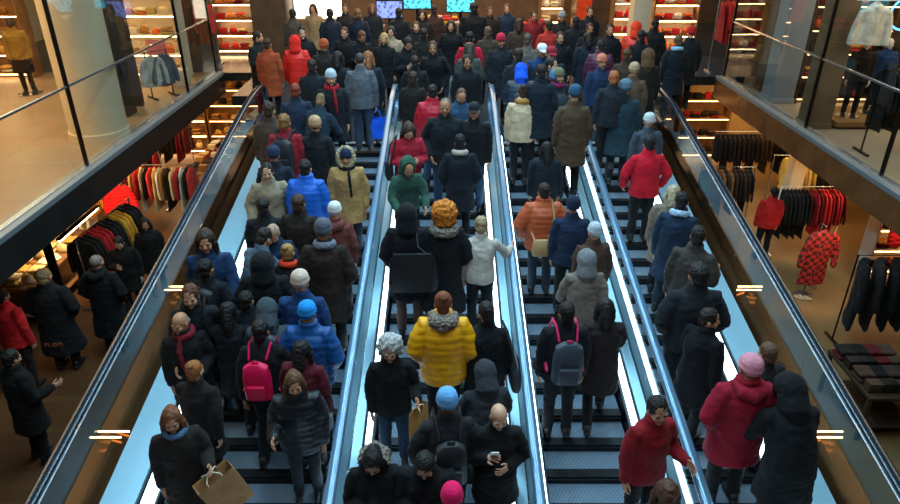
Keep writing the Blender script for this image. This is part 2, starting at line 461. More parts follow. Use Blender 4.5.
def balustrade(X, label, lside, rside):
    """lside / rside: 'in' (steps) or 'out' (open side) ; outer balustrades have a wide deck"""
    t = thing('balustrade', label, 'balustrade', (X, 0, 0), 0, 'escalator balustrades')
    b = NB(); sweep_n(b, rail_profile(.105, .07), RAILN, 0); obj('handrail', b, M_rubber if 'out' in (lside, rside) else M_railgrey, t, True, 60)
    b = NB(); sweep_n(b, [(-.022, -.075), (.022, -.075), (.022, -.035), (-.022, -.035)], RAIL, 0); obj('rail_track', b, M_steel, t, False)
    # glass panels
    ys = [YN, 4.0, 6.2, 8.4, 10.6, 12.6]
    for i in range(len(ys)-1):
        a, c = ys[i]+.006, ys[i+1]-.006
        sub = [a] + [y for y, z in RAIL if a < y < c] + [c]
        def rz(y):
            for j in range(len(RAIL)-1):
                if RAIL[j][0] <= y <= RAIL[j+1][0]:
                    u = (y-RAIL[j][0])/(RAIL[j+1][0]-RAIL[j][0]); return RAIL[j][1]*(1-u)+RAIL[j+1][1]*u
            return RAIL[-1][1]
        b = NB()
        rings_to_mesh(b, [[Vector((s, y, zz)) for s, zz in ((-.006, zline(y)+.2), (.006, zline(y)+.2), (.006, rz(y)-.075), (-.006, rz(y)-.075))] for y in sub])
        obj('glass_panel', b, G_bal, t, False)
    # newel end panel under the curved rail
    b = NB()
    y0, z0 = RAIL[-1]
    pts = [(12.612, .2), (12.612, z0-.075)] + [(y, z) for y, z in ((y0+.15, z0-.075), (y0+.32, z0-.16), (y0+.37, z0-.26), (y0+.32, z0-.4), (y0+.15, z0-.47), (y0-.1, .36), (y0-.1, .2))]
    rings_to_mesh(b, [[Vector((s, y, z)) for y, z in pts] for s in (-.006, .006)])
    obj('newel_panel', b, G_bal, t, False)
    for side, sg in ((lside, -1), (rside, 1)):
        wide = 'out' in (lside, rside)
        if side == 'in':
            if wide:
                b = NB(); sweep(b, [(sg*.185, .16), (sg*.185, .267), (sg*.50, .20), (sg*.52, .13)], DECKP); obj('inner_deck', b, M_deck, t, True, 30)
                b = NB(); sweep(b, [(sg*.03, .16), (sg*.03, .30), (sg*.18, .262), (sg*.18, .16)], DECKP); obj('upper_deck', b, mat('upper_deck', hexc('#5a3c22'), .16, .9, var=.3, vscale=1.2), t, True, 30)  # upper panel's mottled brown stands in for warm reflections in the glass
                b = NB(); sweep(b, [(sg*.525, .12), (sg*.525, .185), (sg*.545, .185), (sg*.545, .12)], DECKP); obj('deck_gap', b, M_skirt, t, False)
                b = NB(); sweep(b, [(sg*.55, .13), (sg*.55, .19), (sg*.655, .165), (sg*.655, .12)], DECKP[:-2]); obj('light_strip', b, M_led, t, False)
                b = NB(); sweep(b, [(sg*.55, .115), (sg*.675, .115), (sg*.675, -.5), (sg*.55, -.5)], DECKP); obj('skirt', b, M_skirt, t, False)
            else:
                b = NB(); sweep(b, [(sg*.012, .16), (sg*.012, .24), (sg*.11, .21), (sg*.115, .15)], DECKP); obj('inner_deck', b, M_deck, t, True, 30)
                b = NB(); sweep(b, [(sg*.12, .13), (sg*.12, .185), (sg*.135, .185), (sg*.135, .13)], DECKP); obj('deck_gap', b, M_skirt, t, False)
                b = NB(); sweep(b, [(sg*.14, .13), (sg*.14, .185), (sg*.195, .165), (sg*.195, .12)], DECKP[:-2]); obj('light_strip', b, M_led, t, False)
                b = NB(); sweep(b, [(sg*.03, .118), (sg*.225, .118), (sg*.225, -.5), (sg*.03, -.5)], DECKP); obj('skirt', b, M_skirt, t, False)
        else:
            b = NB(); sweep(b, [(sg*.02, .1), (sg*.02, .22), (sg*.20, .20), (sg*.20, .1)], DECKP); obj('outer_deck', b, mat('outer_deck', hexc('#5a4028'), .2, .85), t, True, 30)
            b = NB(); sweep(b, [(sg*.12, .1), (sg*.20, .1), (sg*.20, -1.0), (sg*.12, -1.0)], DECKP); obj('side_cladding', b, M_bronze, t, False)
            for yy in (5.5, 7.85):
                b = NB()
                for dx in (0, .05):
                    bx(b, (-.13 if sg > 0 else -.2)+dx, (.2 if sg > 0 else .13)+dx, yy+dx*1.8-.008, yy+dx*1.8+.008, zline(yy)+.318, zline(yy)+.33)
                obj('lamp_reflection', b, M_warmdim, t, False)  # glowing bars stand in for shop lights reflected in the glass
    return t
balustrade(XL, 'outer glass balustrade with black handrail along the open side under the cream column', 'out', 'in')
balustrade(X2, 'narrow balustrade beside the white haired rider and the beige hooded coat', 'in', 'in')
balustrade(X3, 'narrow balustrade beside the bald man in black', 'in', 'in')
balustrade(X4, 'narrow balustrade between the rust coat rider and the red hooded coat rider', 'in', 'in')
balustrade(XR, 'outer glass balustrade with black handrail below the bronze fascia', 'in', 'out')
# ================================================================== people: cached meshes
def sm(a, b, x):
    t = max(0.0, min(1.0, (x-a)/(b-a))); return t*t*(3-2*t)
def make_hand():
    b = NB()
    ell(b, (0, 0, -.05), (.019, .041, .058), 14, 10)
    tube(b, [(0, 0, .03), (0, 0, -.03)], [.027, .03], 10)
    for y, L in ((-.030, .070), (-.010, .082), (.011, .076), (.030, .058)):
        tube(b, [(0, y*.9, -.085), (-.004, y*1.15, -.085-L*.45), (-.022, y*1.2, -.085-L*.8), (-.040, y*1.15, -.085-L*.95)], [.0095, .009, .008, .0065], 8)
    tube(b, [(-.004, -.028, -.02), (-.012, -.058, -.06), (-.022, -.064, -.098)], [.013, .011, .008], 8)
    return remesh(b, .0042, 1)
def make_head():
    b = NB()
    ell(b, (0, .012, .14), (.076, .096, .092), 20, 14)
    ell(b, (0, -.022, .085), (.062, .072, .088), 20, 14)
    ell(b, (0, -.062, .022), (.030, .030, .024), 12, 8)
    for s in (-1, 1):
        ell(b, (s*.036, -.062, .078), (.028, .028, .028), 12, 8)
        ell(b, (s*.077, .012, .095), (.011, .021, .032), 10, 8)
        ell(b, (s*.030, -.074, .126), (.028, .014, .012), 10, 6); ell(b, (s*.031, -.070, .104), (.022, .017, .014), 10, 6)
    tube(b, [(0, -.082, .118), (0, -.100, .088)], [.010, .015], 10)
    ell(b, (0, -.090, .082), (.017, .014, .010), 10, 6)
    tube(b, [(0, .02, -.09), (0, .015, .0), (0, .01, .06)], [.062, .054, .056], 14)
    return remesh(b, .0062, 2)
HAND = make_hand(); HEAD = make_head()
def add_mesh(bm, me, M, mi=0, flip=False):
    n0 = len(bm.verts); f0 = len(bm.faces)
    bm.from_mesh(me); bm.verts.ensure_lookup_table(); bm.faces.ensure_lookup_table()
    for v in bm.verts[n0:]: v.co = M @ v.co
    fs = bm.faces[f0:]
    for f in fs: f.material_index = mi; f.smooth = True
    if flip: bmesh.ops.reverse_faces(bm, faces=fs)

def V3(x, y, z): return Vector((x, y, z))
DOWN = ((.16, .03, -1), (.06, -.16, -1))
POSES = {
 'stand': dict(L=DOWN, R=DOWN),
 'stand2': dict(L=((.2, .08, -1), (.05, -.35, -1)), R=((.14, -.05, -1), (0, -.1, -1)), head=(18, 4), kL=.03),
 'pocket': dict(L=((.36, .18, -1), (-.3, -.5, -.75)), R=((.36, .18, -1), (-.3, -.5, -.75))),
 'phone': dict(L=((.22, -.12, -1), (-.55, -.85, .22)), R=((.22, -.12, -1), (-.55, -.85, .22)), head=(0, 34), lean=6),
 'phone1': dict(L=DOWN, R=((.2, -.1, -1), (-.45, -.9, .3)), head=(-6, 32), lean=4),
 'carryL': dict(L=((.22, .0, -1), (.05, -1, .05)), R=DOWN, head=(-8, 8)),
 'carryR': dict(R=((.22, .0, -1), (.05, -1, .05)), L=DOWN, head=(8, 8)),
 'cross': dict(L=((.3, -.15, -1), (-.85, -.55, .12)), R=((.3, -.2, -1), (-.85, -.6, .02)), head=(4, 8)),
 'walk': dict(L=((.16, -.42, -1), (0, -.75, -.75)), R=((.18, .38, -1), (.05, .05, -1)), step=.2, lean=6, head=(0, 6)),
 'walk2': dict(R=((.16, -.42, -1), (0, -.75, -.75)), L=((.18, .38, -1), (.05, .05, -1)), step=-.2, lean=6, head=(0, 6)),
 'railL': dict(L=((.55, -.45, -.75), (.35, -.9, -.1)), R=DOWN, head=(10, 10), lean=5),
 'railR': dict(R=((.55, -.45, -.75), (.35, -.9, -.1)), L=DOWN, head=(-10, 10), lean=5),
 'leanf': dict(L=((.25, -.35, -1), (-.15, -.9, -.35)), R=((.25, -.35, -1), (-.1, -.95, -.3)), lean=22, head=(0, 22)),
 'turnR': dict(L=((.2, -.1, -1), (-.4, -.8, -.2)), R=DOWN, head=(-42, 6)),
 'turnL': dict(R=((.2, -.1, -1), (-.4, -.8, -.2)), L=DOWN, head=(42, 6)),
 'chest': dict(R=((.26, -.18, -.95), (-.55, -.6, .62)), L=((.26, -.05, -1), (-.62, -.75, .15)), head=(6, 12)),
 'wide': dict(L=((.5, .12, -1), (-.1, -.55, -.9)), R=((.5, .12, -1), (-.1, -.55, -.9)), lean=4),
 'bag': dict(L=((.3, .1, -1), (.2, -.3, -1)), R=((.3, .1, -1), (.15, -.3, -1)), head=(6, 10), lean=5),
}
for _k, _d in (('U', RISE), ('D', -RISE)):
    for _w in ('walk', 'walk2'): POSES[_w+_k] = dict(POSES[_w], dz=_d)
_pose = {}
class PoseData: pass
def pose(pn):
    if pn in _pose: return _pose[pn]
    P = POSES[pn]; D = PoseData(); D.name = pn
    lean = R(P.get('lean', 2)); yaw, pit = P.get('head', (0, 4)); st = P.get('step', 0)
    def bend(p):
        a = lean*sm(.88, 1.14, p.z)
        if a == 0: return p
        y, z = p.y, p.z-.95
        return V3(p.x, y*math.cos(a)-z*math.sin(a), .95+y*math.sin(a)+z*math.cos(a))
    D.bend = bend; D.arm = {}; D.leg = {}
    for s, k in ((1, 'L'), (-1, 'R')):
        d1, d2 = P[k]
        d1 = V3(d1[0]*s, d1[1], d1[2]).normalized(); d2 = V3(d2[0]*s, d2[1], d2[2]).normalized()
        S = bend(V3(s*.172, .005, 1.375)); E = S+d1*.285; W = E+d2*.245
        D.arm[s] = (S, E, W, d2)
        f = st*s
        hip = V3(s*.088, 0, .90)
        dz = P.get('dz', 0)
        if f > 0: knee = V3(s*.095, -.12-f*.3, .50+dz*.5); ank = V3(s*.095, -f, .08+dz)
        elif f < 0: knee = V3(s*.095, -.02, .48); ank = V3(s*.095, -f*.97, .08)
        else:
            kk = P.get('k'+k, 0); knee = V3(s*.10, -.02-kk, .48); ank = V3(s*.105, .02-kk*.5, .08)
        D.leg[s] = (hip, knee, ank)
    D.headM = Matrix.Translation(bend(V3(0, -.005, 1.50))) @ Matrix.Rotation(R(yaw), 4, 'Z') @ Matrix.Rotation(R(pit)+lean*.5, 4, 'X')
    D.head = D.headM @ V3(0, 0, .115)
    _pose[pn] = D
    return D
def bendall(bm, D):
    for v in bm.verts: v.co = D.bend(v.co)
TORSO = [(.84, .12, .085), (.90, .165, .115), (1.0, .15, .108), (1.1, .14, .10), (1.25, .155, .112), (1.36, .165, .10), (1.42, .13, .08), (1.47, .06, .058), (1.52, .05, .05)]
_body = {}
def body_mesh(pn):
    if pn in _body: return _body[pn]
    D = pose(pn); b = NB()
    loftz(b, [(z, 0, 0, rx, ry) for z, rx, ry in TORSO], 20); bendall(b, D)
    for s in (1, -1):
        S, E, W, d2 = D.arm[s]
        tube(b, [S+V3(-s*.05, 0, .01), S, (S+E)/2, E, (E+W)/2, W+d2*.01], [.05, .052, .046, .037, .036, .026], 10)
        h, k, a = D.leg[s]
        tube(b, [h, (h+k)/2, k, (k+a)/2, a], [.085, .075, .052, .05, .036], 12)
        tube(b, [a+V3(0, .03, -.03), a+V3(0, -.06, -.036), a+V3(0, -.12, -.042)], [.024, .026, .018], 10)
    me = remesh(b, .014, 2)
    b = NB(); add_mesh(b, me, Matrix.Identity(4)); bpy.data.meshes.remove(me)
    add_mesh(b, HEAD, D.headM)
    for s in (1, -1):
        S, E, W, d2 = D.arm[s]
        q = (-d2).to_track_quat('Z', 'Y').to_matrix().to_4x4()
        # local -y (thumb) should face the front / up
        z = -d2; fwd = V3(0, -1, 0) if abs(d2.z) > .6 else V3(0, 0, 1)
        y = -(fwd - z*fwd.dot(z)).normalized(); x = y.cross(z)
        M = Matrix((x, y, z)).transposed().to_4x4(); M.translation = W
        # palm (local -x) faces the body: inward is -s
        fl = (M.to_3x3() @ V3(-1, 0, 0)).x * s > 0
        if fl: M = M @ Matrix.Diagonal((-1, 1, 1, 1))
        add_mesh(b, HAND, M, 0, fl)
    for s in (-1, 1):   # eyes, brows, lips
        n = len(b.faces); ell(b, D.headM @ V3(s*.031, -.0835, .106), (.0085, .006, .006), 10, 8)
        b.faces.ensure_lookup_table()
        for f in b.faces[n:]: f.material_index = 1; f.smooth = True
        n = len(b.faces); tube(b, [D.headM @ V3(s*.014, -.094, .129), D.headM @ V3(s*.032, -.093, .134), D.headM @ V3(s*.05, -.082, .128)], [.004, .005, .003], 6)
        b.faces.ensure_lookup_table()
        for f in b.faces[n:]: f.material_index = 2; f.smooth = True
    n = len(b.faces); tube(b, [D.headM @ V3(-.022, -.083, .050), D.headM @ V3(0, -.092, .052), D.headM @ V3(.022, -.083, .050)], [.004, .008, .004], 8)
    b.faces.ensure_lookup_table()
    for f in b.faces[n:]: f.material_index = 3; f.smooth = True
    me = bpy.data.meshes.new('body'); b.to_mesh(me); b.free()
    for i in range(4): me.materials.append(None)
    _body[pn] = me
    return me
CUTS = {  # hem, thickness, hem flare, quilting
 'jacket': (.80, .030, .01, 0), 'coat': (.56, .034, .035, 0), 'long': (.36, .034, .06, 0),
 'puffer': (.76, .058, -.005, .075), 'longpuffer': (.50, .058, .02, .085), 'sweater': (.84, .014, .0, 0), 'parka': (.62, .05, .02, 0)}
_top = {}
def top_mesh(pn, cut):
    key = (pn, cut)
    if key in _top: return _top[key]
    D = pose(pn); hem, t, fl, q = CUTS[cut]
    b = NB()
    rr = [(hem, .178+t+fl, .132+t+fl), (max(hem+.02, .82) if hem < .8 else hem+.03, .18+t, .135+t), (.94, .178+t, .135+t), (1.06, .168+t, .128+t), (1.2, .175+t, .135+t), (1.32, .178+t*.9, .125+t), (1.385, .150+t*.7, .102+t*.8), (1.43, .112+t*.6, .088+t*.6), (1.465, .082+t*.5, .078+t*.5), (1.50, .074+t*.5, .074+t*.5), (1.535, .070+t*.5, .072+t*.5)]
    loftz(b, [(z, 0, .0, rx, ry) for z, rx, ry in rr], 24); bendall(b, D)
    for s in (1, -1):
        S, E, W, d2 = D.arm[s]
        d1 = (E-S).normalized(); o = V3(s*1, .0, 0)*.012
        tube(b, [S+V3(-s*.07, 0, .0), S+o*.3, (S+E)/2+o, E+o*.6, (E+W)/2, W-d2*.005], [.052+t*.5, .056+t*.75, .054+t*.85, .05+t*.8, .046+t*.7, .038+t*.6], 12)
    me = remesh(b, .0145, 3)
    sd = (hash(cut) % 7) + len(pn)
    sd = sum(ord(c) for c in cut+pn) % 17
    if q:
        displace(me, lambda c:   .0075*(abs(math.sin(PI*(c.z+.12*abs(c.x))/q))**.5-.75)+.006*noise.noise(c*14+V3(sd, 0, 0)))
    else:
        displace(me, lambda c: .014*noise.noise(V3(c.x*7+sd, c.y*7, c.z*5))+.010*noise.noise(V3(c.x*16, c.y*16+sd, c.z*22)))
    me.materials.append(None)
    _top[key] = me
    return me
_leg = {}
def leg_mesh(pn):
    if pn in _leg: return _leg[pn]
    D = pose(pn); b = NB()
    loftz(b, [(.80, 0, 0, .15, .11), (.86, 0, 0, .178, .13), (.95, 0, 0, .17, .125), (1.0, 0, 0, .16, .118)], 20)
    for s in (1, -1):
        h, k, a = D.leg[s]
        tube(b, [h+V3(0, 0, -.02), (h+k)/2, k, (k+a)/2, a+V3(0, 0, .0)], [.10, .088, .068, .066, .058], 12)
    me = remesh(b, .014, 2)
    displace(me, lambda c: .008*noise.noise(V3(c.x*10, c.y*10, c.z*18)))
    me.materials.append(None); _leg[pn] = me
    return me
_shoe = None
def shoe_mesh():
    global _shoe
    if _shoe is None:
        b = NB()
        tube(b, [(0, .05, -.04), (0, -.03, -.035), (0, -.11, -.045), (0, -.17, -.052)], [.040, .043, .041, .030], 12)
        tube(b, [(0, .03, .03), (0, .03, -.03)], [.045, .044], 12)
        for v in b.verts: v.co.z = max(v.co.z, -.08)
        _shoe = remesh(b, .009, 2)
        _shoe.materials.append(None)
    return _shoe
_head = {}
def head_piece(kind):
    """hair and hats in the head's own frame"""
    if kind in _head: return _head[kind]
    b = NB(); vox = .008; amp = .004; fr = 30
    if kind == 'short':
        ell(b, (0, .022, .148), (.084, .100, .096), 20, 14)
        for s in (-1, 1): ell(b, (s*.07, .005, .125), (.015, .028, .035))
        ell(b, (0, .065, .08), (.066, .05, .07)); amp = .009; fr = 38
    elif kind == 'crop':
        ell(b, (0, .024, .145), (.080, .096, .093), 20, 14); amp = .002
    elif kind == 'ring':      # bald on top, hair round the back
        ell(b, (0, .055, .105), (.080, .062, .05), 16, 10)
    elif kind in ('long', 'longer'):
        ell(b, (0, .025, .148), (.090, .104, .098), 20, 14)
        L = .16 if kind == 'long' else .26
        tube(b, [(0, .055, .16), (0, .085, .05), (0, .095, -.04), (0, .10, .06-L)], [.085, .088, .085, .045], 16, True, .75)
        for s in (-1, 1): tube(b, [(s*.062, .0, .18), (s*.088, .0, .09), (s*.092, .005, -.01), (s*.088, -.02, .08-L*.8)], [.028, .034, .034, .02], 10)
        amp = .007
    elif kind == 'bun':
        ell(b, (0, .024, .147), (.085, .101, .096), 20, 14); ell(b, (0, .07, .08), (.06, .04, .06)); ell(b, (0, .10, .215), (.048, .046, .044))
    elif kind == 'pony':
        ell(b, (0, .024, .147), (.085, .101, .096), 20, 14)
        tube(b, [(0, .11, .17), (0, .15, .12), (0, .145, .02), (0, .13, -.07)], [.02, .036, .034, .012], 10)
    elif kind == 'curly':
        ell(b, (0, .045, .155), (.128, .122, .122), 22, 16)
        for i in range(16):
            a = 2*PI*i/16; ell(b, (.105*math.cos(a), .05+.10*math.sin(a) if math.sin(a) > -.3 else .03, .12+.06*math.sin(3*a)), (.04, .04, .04), 8, 6)
        amp = .016; fr = 26
    elif kind in ('beanie', 'bobble'):
        loftz(b, [(.135, 0, .016, .088, .104), (.16, 0, .016, .093, .109), (.20, 0, .018, .090, .106), (.235, 0, .02, .074, .088), (.258, 0, .022, .045, .055), (.266, 0, .022, .015, .02)], 24)
        torus(b, (0, .014, .15), .086, .101, .014, Matrix.Rotation(R(-6), 3, 'X'), 28, 8, 1.7)
        ell(b, (0, .05, .12), (.078, .064, .05))
        if kind == 'bobble': ell(b, (0, .022, .295), (.045, .045, .042), 12, 8)
        amp = .003; fr = 60
    elif kind == 'cap':
        loftz(b, [(.14, 0, .012, .086, .102), (.18, 0, .012, .089, .105), (.215, 0, .014, .078, .092), (.24, 0, .016, .05, .06), (.247, 0, .016, .012, .015)], 24)
        ell(b, (0, -.105, .148), (.07, .075, .009), 18, 8, Matrix.Rotation(R(8), 3, 'X')); amp = .001
    elif kind == 'hood':
        ell(b, (0, .062, .125), (.118, .125, .142), 24, 16)
        tube(b, [(0, .06, .13), (0, .07, .04), (0, .07, -.05), (0, .06, -.10)], [.11, .115, .125, .10], 18)
        torus(b, (0, -.015, .125), .092, .118, .022, Matrix.Rotation(R(78), 3, 'X'), 28, 8); amp = .006; fr = 14
    elif kind == 'furhood':
        torus(b, (0, -.02, .12), .110, .135, .036, Matrix.Rotation(R(74), 3, 'X'), 30, 10); amp = .016; fr = 45
    elif kind == 'bigfur':
        ell(b, (0, .02, .155), (.150, .150, .135), 24, 16)
        for s in (-1, 1): ell(b, (s*.085, .0, .07), (.055, .07, .08))
        ell(b, (0, .07, .06), (.11, .08, .09)); amp = .022; fr = 24
    elif kind == 'headscarf':
        ell(b, (0, .03, .14), (.096, .108, .108), 20, 14); tube(b, [(0, .05, .06), (0, .045, -.05)], [.095, .12], 16); amp = .006; fr = 14
    elif kind == 'collarfur':    # fur round the shoulders under a hood
        torus(b, (0, .03, -.055), .115, .105, .055, Matrix.Rotation(R(-10), 3, 'X'), 28, 10); amp = .02; fr = 40
    elif kind == 'furback':     # a furry hood lying on the back
        tube(b, [(-.10, .03, -.01), (-.075, .10, -.03), (0, .135, -.04), (.075, .10, -.03), (.10, .03, -.01)], [.05, .072, .082, .072, .05], 12); amp = .02; fr = 40
    elif kind == 'hoodback':
        tube(b, [(-.11, .02, -.03), (-.08, .11, -.06), (0, .145, -.08), (.08, .11, -.06), (.11, .02, -.03)], [.035, .058, .068, .058, .035], 12); amp = .006; fr = 16
    elif kind == 'scarf':
        torus(b, (0, .012, -.035), .088, .088, .040, Matrix.Rotation(R(6), 3, 'X'), 28, 10, 1.1); amp = .008; fr = 22
    elif kind == 'scarftail':
        torus(b, (0, .012, -.035), .088, .088, .040, Matrix.Rotation(R(6), 3, 'X'), 28, 10, 1.1)
        tube(b, [(.03, -.10, -.05), (.04, -.165, -.14), (.045, -.175, -.30), (.05, -.17, -.42)], [.035, .045, .045, .04], 10, True, .5); amp = .007; fr = 22
    me = remesh(b, vox, 1)
    displace(me, lambda c: amp*noise.noise(c*fr) + amp*.6*noise.noise(c*fr*2.3))
    me.materials.append(None)
    _head[kind] = me
    return me
PART_NAME = {'bigfur': 'fur_hat', 'furhood': 'fur_trim', 'collarfur': 'fur_collar', 'furback': 'fur_hood', 'hoodback': 'hood', 'scarftail': 'scarf', 'bobble': 'bobble_hat'}
SKINS = ['#c4916f', '#b9825f', '#d0a080', '#a87452', '#c98d68']
def zone_z(zone, y):
    if zone in LANES:
        if y >= TOPY: return 0.0
        return step_z(step_index(y))
    return LOW if zone == 'low' else (0.0 if zone == 'top' else float(zone))
_pn = 0
PEOPLE = []
FIX = {}
FEET = {}
def plan(px, py, zone, rot, H, pn, girth=1.0):
    """the spot on the floor or step below the middle of the head"""
    D = pose(pn); s = H/1.72
    off = Matrix.Rotation(R(rot), 3, 'Z') @ (Vector((D.head.x*girth, D.head.y*girth, D.head.z))*s)
    y = 9.0
    for _ in range(30):
        z = (zline(y)-RISE*.6 if zone in LANES else zone_z(zone, y))
        p = at_z(px, py, z+off.z)
        y = p.y-off.y
    return [p.x-off.x, y, s, off]
KEY = {'boots', 'whitebag', 'yellow', 'orangehat', 'bald', 'whitehair', 'redcoat', 'redjkt', 'tan', 'beige', 'blue', 'greyhair', 'rust', 'greyjkt', 'creamj', 'tealtall', 'dkgrey', 'greybeanie', 'blackhood', 'longhair', 'lookdown', 'paleface'}
def settle(pl, rows, zone):
    """keep people out of one another: at most two or three to a step, an arm's width apart on the floor"""
    n = len(pl)
    if zone in LANES:
        x0, x1 = LANES[zone]; free = [i for i in range(n) if pl[i][1] >= TOPY-.05]
        ks = {i: step_index(pl[i][1]) for i in range(n) if i not in free}
        cap = int((x1-x0-.28)/.42)+1
        wt = [.12 if r[0] in KEY else 1.0 for r in rows]
        for _ in range(12):
            moved = False
            for k in range(NST):
                g = sorted([i for i in ks if ks[i] == k], key=lambda i: pl[i][1])
                while len(g) > cap:
                    i = max(g, key=lambda j: (wt[j], abs(pl[j][1]-(TOPY-RUN*(k+.5))))); g.remove(i)
                    ks[i] = k-1 if (k > 0 and pl[i][1] > TOPY-RUN*(k+.5)) else k+1
                    moved = True
            if not moved: break
        for k in range(NST):
            g = sorted([i for i in ks if ks[i] == k], key=lambda i: pl[i][0])
            a, c = x0+.17, x1-.17
            if any(rows[i][0] == 'bald' for i in g): c = x1-.12
            for i in g: pl[i][0] = max(a, min(c, pl[i][0]))
            for _ in range(60):
                for u, v in zip(g, g[1:]):
                    d = pl[v][0]-pl[u][0]
                    if d < .45:
                        q = (.45-d)/(wt[u]+wt[v]); pl[u][0] -= q*wt[u]; pl[v][0] += q*wt[v]
                for i in g: pl[i][0] = max(a, min(c, pl[i][0]))
            for i in g: pl[i].append(k)
        for i in free: pl[i].append(None)
    else:
        org = [(p[0], p[1]) for p in pl]
        for _ in range(80):
            for i in range(n):
                for j in range(i+1, n):
                    dx = pl[j][0]-pl[i][0]; dy = pl[j][1]-pl[i][1]
                    q = math.hypot(dx/.58, dy/.42)
                    if 1e-6 < q < 1:
                        f = (1/q-1)*.5*.6
                        pl[i][0] -= dx*f; pl[i][1] -= dy*f; pl[j][0] += dx*f; pl[j][1] += dy*f
            for i in range(n):
                for a in (0, 1):
                    if a == 0 and pl[i][1] < 13.8:
                        for bxx in (XL, X2, X3, X4, XR):
                            if abs(pl[i][0]-bxx) < .42: pl[i][0] = bxx+math.copysign(.42, pl[i][0]-bxx); org[i] = (pl[i][0], org[i][1])
                    d = pl[i][a]-org[i][a]; m = .22 if a == 0 else .38
                    pl[i][a] = org[i][a]+max(-m, min(m, d))
        for p in pl: p.append(None)
def person(pl, px, py, zone, rot, H, pn, cut, col, legs, hair, haircol, label, hat=None, hatcol=None, scarf=None, scarfcol=None, fur=None, furcol='#b9a78d', sk=None, girth=1.0, group=None, shiny=False):
    global _pn
    D = pose(pn); rz = R(rot)
    x, y, s, off, k = pl
    if k is not None:
        hi = TOPY-RUN*k; lo = hi-RUN
        down = abs(((rot+180) % 360)-180) < 90
        if pn.startswith('walk'):
            # hind foot on this step, front foot on the next
            y = (lo+.06 if down else hi-.06); z = step_z(k)+.006
        else:
            y = lo+.20 if down else hi-.245
            z = step_z(k)+.006
        t = at_y(px, py, y+off.y).z
        s2 = (t-z)/D.head.z
        s = max(s*.93, min(s*1.07, s2))
    else:
        z = zone_z(zone, y) + .006
        if zone != 'low' or True:
            t = at_y(px, py, y+off.y).z
            s = max(s*.95, min(s*1.05, (t-z)/D.head.z))
    r = thing('person', label, 'person', (x, y, z), rz, group)
    r.scale = (s*girth, s*girth, s)
    _pn += 1
    skc = skinm(sk or SKINS[_pn % len(SKINS)])
    hm = hairm(haircol)
    link('body', body_mesh(pn), [skc, mat('eye_dark', (.02, .015, .012), .2), hm, mat('lips', hexc('#9c5a4c'), .5)], r)
    fm = shell(col) if (shiny or 'puffer' in cut) else fabric(col)
    link('jacket' if cut in ('jacket', 'puffer') else ('sweater' if cut == 'sweater' else 'coat'), top_mesh(pn, cut), fm, r)
    link('trousers', leg_mesh(pn), fabric(legs), r)
    for sd in (1, -1):
        link('shoe', shoe_mesh(), mat('shoe_black', hexc('#151414'), .45), r, Matrix.Translation(D.leg[sd][2]+V3(0, 0, .004)))
    if hair: link('hair', head_piece(hair), hm, r, D.headM)
    if hat: link(PART_NAME.get(hat, hat), head_piece(hat), (hairm if 'fur' in hat else fabric)(hatcol), r, D.headM)
    if scarf: link(PART_NAME.get(scarf, scarf), head_piece(scarf), fabric(scarfcol), r, D.headM)
    if fur: link(PART_NAME.get(fur, fur), head_piece(fur), (hairm(furcol) if 'fur' in fur else fm), r, D.headM)
    PEOPLE.append(r)
    FIX[r.name] = (D, s, girth)
    return r

# ------------------------------------------------------------------ bags
def parent_like(person_ob, name, label, cat, group=None):
    t = thing(name, label, cat, person_ob.location, person_ob.rotation_euler.z, group)
    t.scale = person_ob.scale
    return t
def backpack(p, col, label, strapcol=None, s=1.0, front=False):
    D, sc, g = FIX[p.name]
    t = parent_like(p, 'backpack', label, 'backpack')
    m = shell(col); ms = shell(strapcol or col)
    yy = .285 if not front else -.29
    c = D.bend(V3(0, yy, 1.20))
    b = NB(); loftz(b, [(-.24*s, 0, 0, .13*s, .075*s), (-.22*s, 0, 0, .155*s, .09*s), (.05*s, 0, 0, .155*s, .09*s), (.18*s, 0, 0, .135*s, .075*s), (.23*s, 0, 0, .07*s, .04*s)], 24, .7)
    obj('main_bag', b, m, t).location = c
    b = NB(); box(b, (0, (.10 if not front else -.10)*s, -.10*s), (.20*s, .06*s, .17*s), None, .02); obj('pocket', b, m, t).location = c
    b = NB(); torus(b, (0, 0, .25*s), .03, .012, .008, Matrix.Rotation(R(90), 3, 'X'), 14, 6); obj('grab_handle', b, ms, t).location = c
    for sd in (-1, 1):
        b = NB()
        tube(b, [D.bend(V3(sd*.09, .20, 1.40)), D.bend(V3(sd*.11, .09, 1.50)), D.bend(V3(sd*.12, -.10, 1.475)), D.bend(V3(sd*.13, -.19, 1.34)), D.bend(V3(sd*.16, -.185, 1.2)), D.bend(V3(sd*.205, -.10, 1.08)), D.bend(V3(sd*.19, .16, 1.02))], .024, 8, True, .5)
        obj('shoulder_strap', b, ms, t)
    return t
def hand_pos(p, sd):
    D, sc, g = FIX[p.name]
    S, E, W, d2 = D.arm[sd]
    q = W+d2*.11
    M = Matrix.Translation(p.location) @ Matrix.Rotation(p.rotation_euler.z, 4, 'Z') @ Matrix.Diagonal((*p.scale, 1))
    return M @ q
